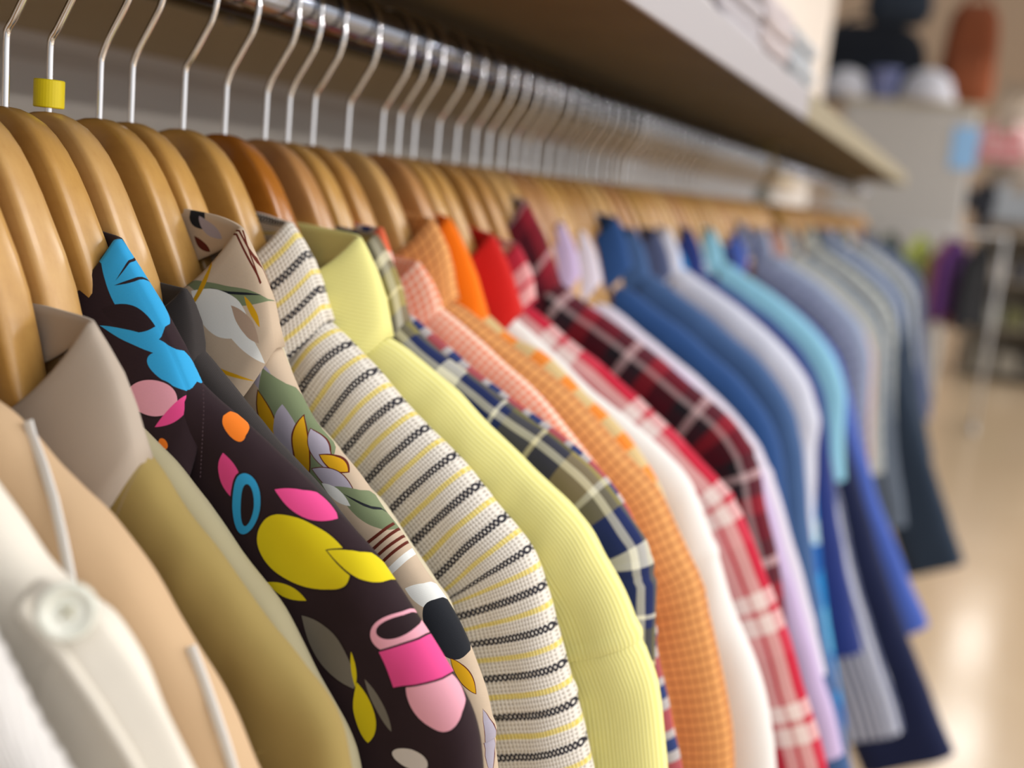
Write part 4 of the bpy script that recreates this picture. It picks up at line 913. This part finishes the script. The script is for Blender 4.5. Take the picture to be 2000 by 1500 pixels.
for i, (u, c, lab, ln) in enumerate(FC):
    x = bp(u, 500, RY_).x
    gm = garment('coat', lab, 0, plain_cloth('rack_cloth_%s' % 'abcde'[i], c), [(0.06, -0.14), (0.10, -0.155), (0.14, -0.18), (0.165, -0.21), (0.175, -0.26)], w=0.02, res=0.012, slope=0.15, sleeve=0.18 + ln, hem=-0.16 - ln, seam_x=0.17,
                 loc=(x, RY_, RT + 0.06), rz=math.radians(66), group='coats on the low garment rack', collar=dict(a=0.06, b=0.02, zs=-0.118, zb=-0.112, fr=0.03, out=0.02, h=0.04, tip=0.01, n=14))
    gm['category'] = 'coat'
    hb = empty('coat_hook', (x, RY_, RT + 0.06), math.radians(66)); tag(hb, 'thin hook hanger inside the ' + lab.split(',')[0].split(' on the')[0].split(' squeezed')[0] + ' on the low rack', 'hanger', 'hangers on the low garment rack')
    bm = bmesh.new(); tube(bm, [(0.012, 0, -0.045), (0.014, 0, -0.06), (0.016, 0, -0.064)][:1] + [(0.0, 0, -0.13), (0, 0, -0.085), (0.016, 0, -0.066), (0.015, 0, -0.052), (0, 0, -0.044), (-0.014, 0, -0.052), (-0.016, 0, -0.06)][0:0] + [(0, 0, -0.13), (0, 0, -0.09), (0.017, 0, -0.07), (0.017, 0, -0.05), (0, 0, -0.043), (-0.016, 0, -0.056)][0:0], 0.002, 6) if False else tube(bm, [(0, 0, -0.15), (0, 0, -0.09), (0.017, 0, -0.07), (0.017, 0, -0.05), (0, 0, -0.0425), (-0.017, 0, -0.055)], 0.002, 6)
    bmlink('hook', bm, CHROME, hb, True)
    bm = bmesh.new(); tube(bm, [(-0.045, 0, -0.158), (-0.02, 0, -0.15), (0, 0, -0.148), (0.02, 0, -0.15), (0.045, 0, -0.158)], [0.005, 0.007, 0.008, 0.007, 0.005], 8); bmlink('hanger_arms', bm, WOODS[0], hb, True)
# panel with shirts at the right edge, and a low shelving unit below it
Y = 12.0; xa, xb = bp(1935, 300, Y).x, bp(2130, 300, Y).x
t = empty('display_stand', (0, Y, FLOOR)); tag(t, 'tall grey-beige display stand at the right edge of the view', 'display stand')
bm = bmesh.new(); box(bm, (xa, 0.0, 0.0), (xb, 0.06, 2.75), 0.004); bmlink('panel_board', bm, flat_mat('greige_board', '#b5a594', 0.7, var=0.1), t)
for zz in (1.9, 2.45):
    bm = bmesh.new(); tube(bm, [(xa + 0.1, -0.14, zz), (xb - 0.1, -0.14, zz)], 0.012, 10)
    for xx in (xa + 0.2, xb - 0.2): tube(bm, [(xx, 0.0, zz), (xx, -0.14, zz)], 0.010, 8)
    bmlink('hanging_bar', bm, steelg, t, True)
rw = plaid_cloth('red_white_far_plaid', 0.2, [(0, '#c0505a'), (.5, '#d8b8b8')], 0.2, [(0, '#b84450'), (.5, '#d9c4c4')], 0.5)
for u, v, mt, lab, zz in ((1972, 205, rw, 'red and pale pink shirt hung high on the panel at the right edge', 2.45), (1996, 345, plain_cloth('far_grey_cloth', '#aab0b8'), 'pale grey-blue shirt hung below the red one at the right edge', 1.9),
                      (1930, 345, plain_cloth('far_dark_cloth', '#2a2c36'), 'narrow dark garment between the cabinet and the pale grey-blue shirt', 1.9)):
    x = bp(u, v, Y).x
    gm = garment('hung_shirt', lab, 0, mt, [(0.08, -0.14), (0.13, -0.155), (0.19, -0.18), (0.235, -0.21), (0.25, -0.26)] if 'narrow' not in lab else [(0.04, -0.14), (0.055, -0.155), (0.065, -0.18), (0.07, -0.21), (0.075, -0.26)],
                 w=0.035, res=0.014, slope=0.2, sleeve=0.40, hem=-0.50 if 'red' in lab else -0.62, seam_x=0.24 if 'narrow' not in lab else 0.068, loc=(x, Y - 0.14, FLOOR + zz + 0.06), rz=0.0, group='shirts on the display stand')
    hb = empty('coat_hook', (x, Y - 0.14, FLOOR + zz + 0.06)); tag(hb, 'thin hook hanger inside the ' + lab.split(' hung')[0].split(' between')[0] + ' on the display stand', 'hanger', 'hangers on the display stand')
    bm = bmesh.new(); tube(bm, [(0, 0, -0.19), (0, 0, -0.09), (0.017, 0, -0.07), (0.017, 0, -0.05), (0, 0, -0.0445), (-0.017, 0, -0.055)], 0.002, 6); bmlink('hook', bm, CHROME, hb, True)
Y = 11.2; xa, xb = bp(1915, 520, Y).x, bp(2090, 520, Y).x; top = bp(1950, 455, Y).z
t = empty('low_shelving', (0, Y, FLOOR)); tag(t, 'low grey shelving unit with folded stock at the right edge', 'shelving unit')
gb = flat_mat('greige_shelf', '#8f8678', 0.6)
H_ = top - FLOOR
bm = bmesh.new(); box(bm, (xa, 0.48, 0), (xb, 0.5, H_)); bmlink('back_board', bm, gb, t)
for xx in (xa, xb - 0.03):
    bm = bmesh.new(); box(bm, (xx, 0, 0), (xx + 0.03, 0.48, H_), 0.004); bmlink('side_panel', bm, gb, t)
lv = [0.06, 0.06 + (H_ - 0.09) / 3, 0.06 + 2 * (H_ - 0.09) / 3, H_ - 0.03]
for zz in lv:
    bm = bmesh.new(); box(bm, (xa + 0.03, 0.01, zz), (xb - 0.03, 0.48, zz + 0.025), 0.003); bmlink('shelf_board', bm, gb, t)
fc = ['#8a8478', '#a79f92', '#6f6a62', '#9b9a90', '#7d7c58', '#85807c', '#b0a8a0', '#5d5c60', '#928a7c']
q = 0
RN = ['bottom', 'middle', 'upper']
for r_i, zz in enumerate(lv[:3]):
    for c_i in range(3):
        x = xa + 0.05 + (xb - xa - 0.1) * (c_i + 0.5) / 3
        folded_cloth('folded_cloth', x, Y + 0.25, FLOOR + zz + 0.0255, (xb - xa - 0.1) / 3 - 0.03, 0.34, 0.16, plain_cloth('stock_cloth_%s' % 'abcdefghi'[q], fc[q]),
                     'folded stock, %s of three piles on the %s board of the grey shelving' % (('first', 'second', 'third')[c_i], RN[r_i]), 'folded stock in the low shelving', 5); q += 1
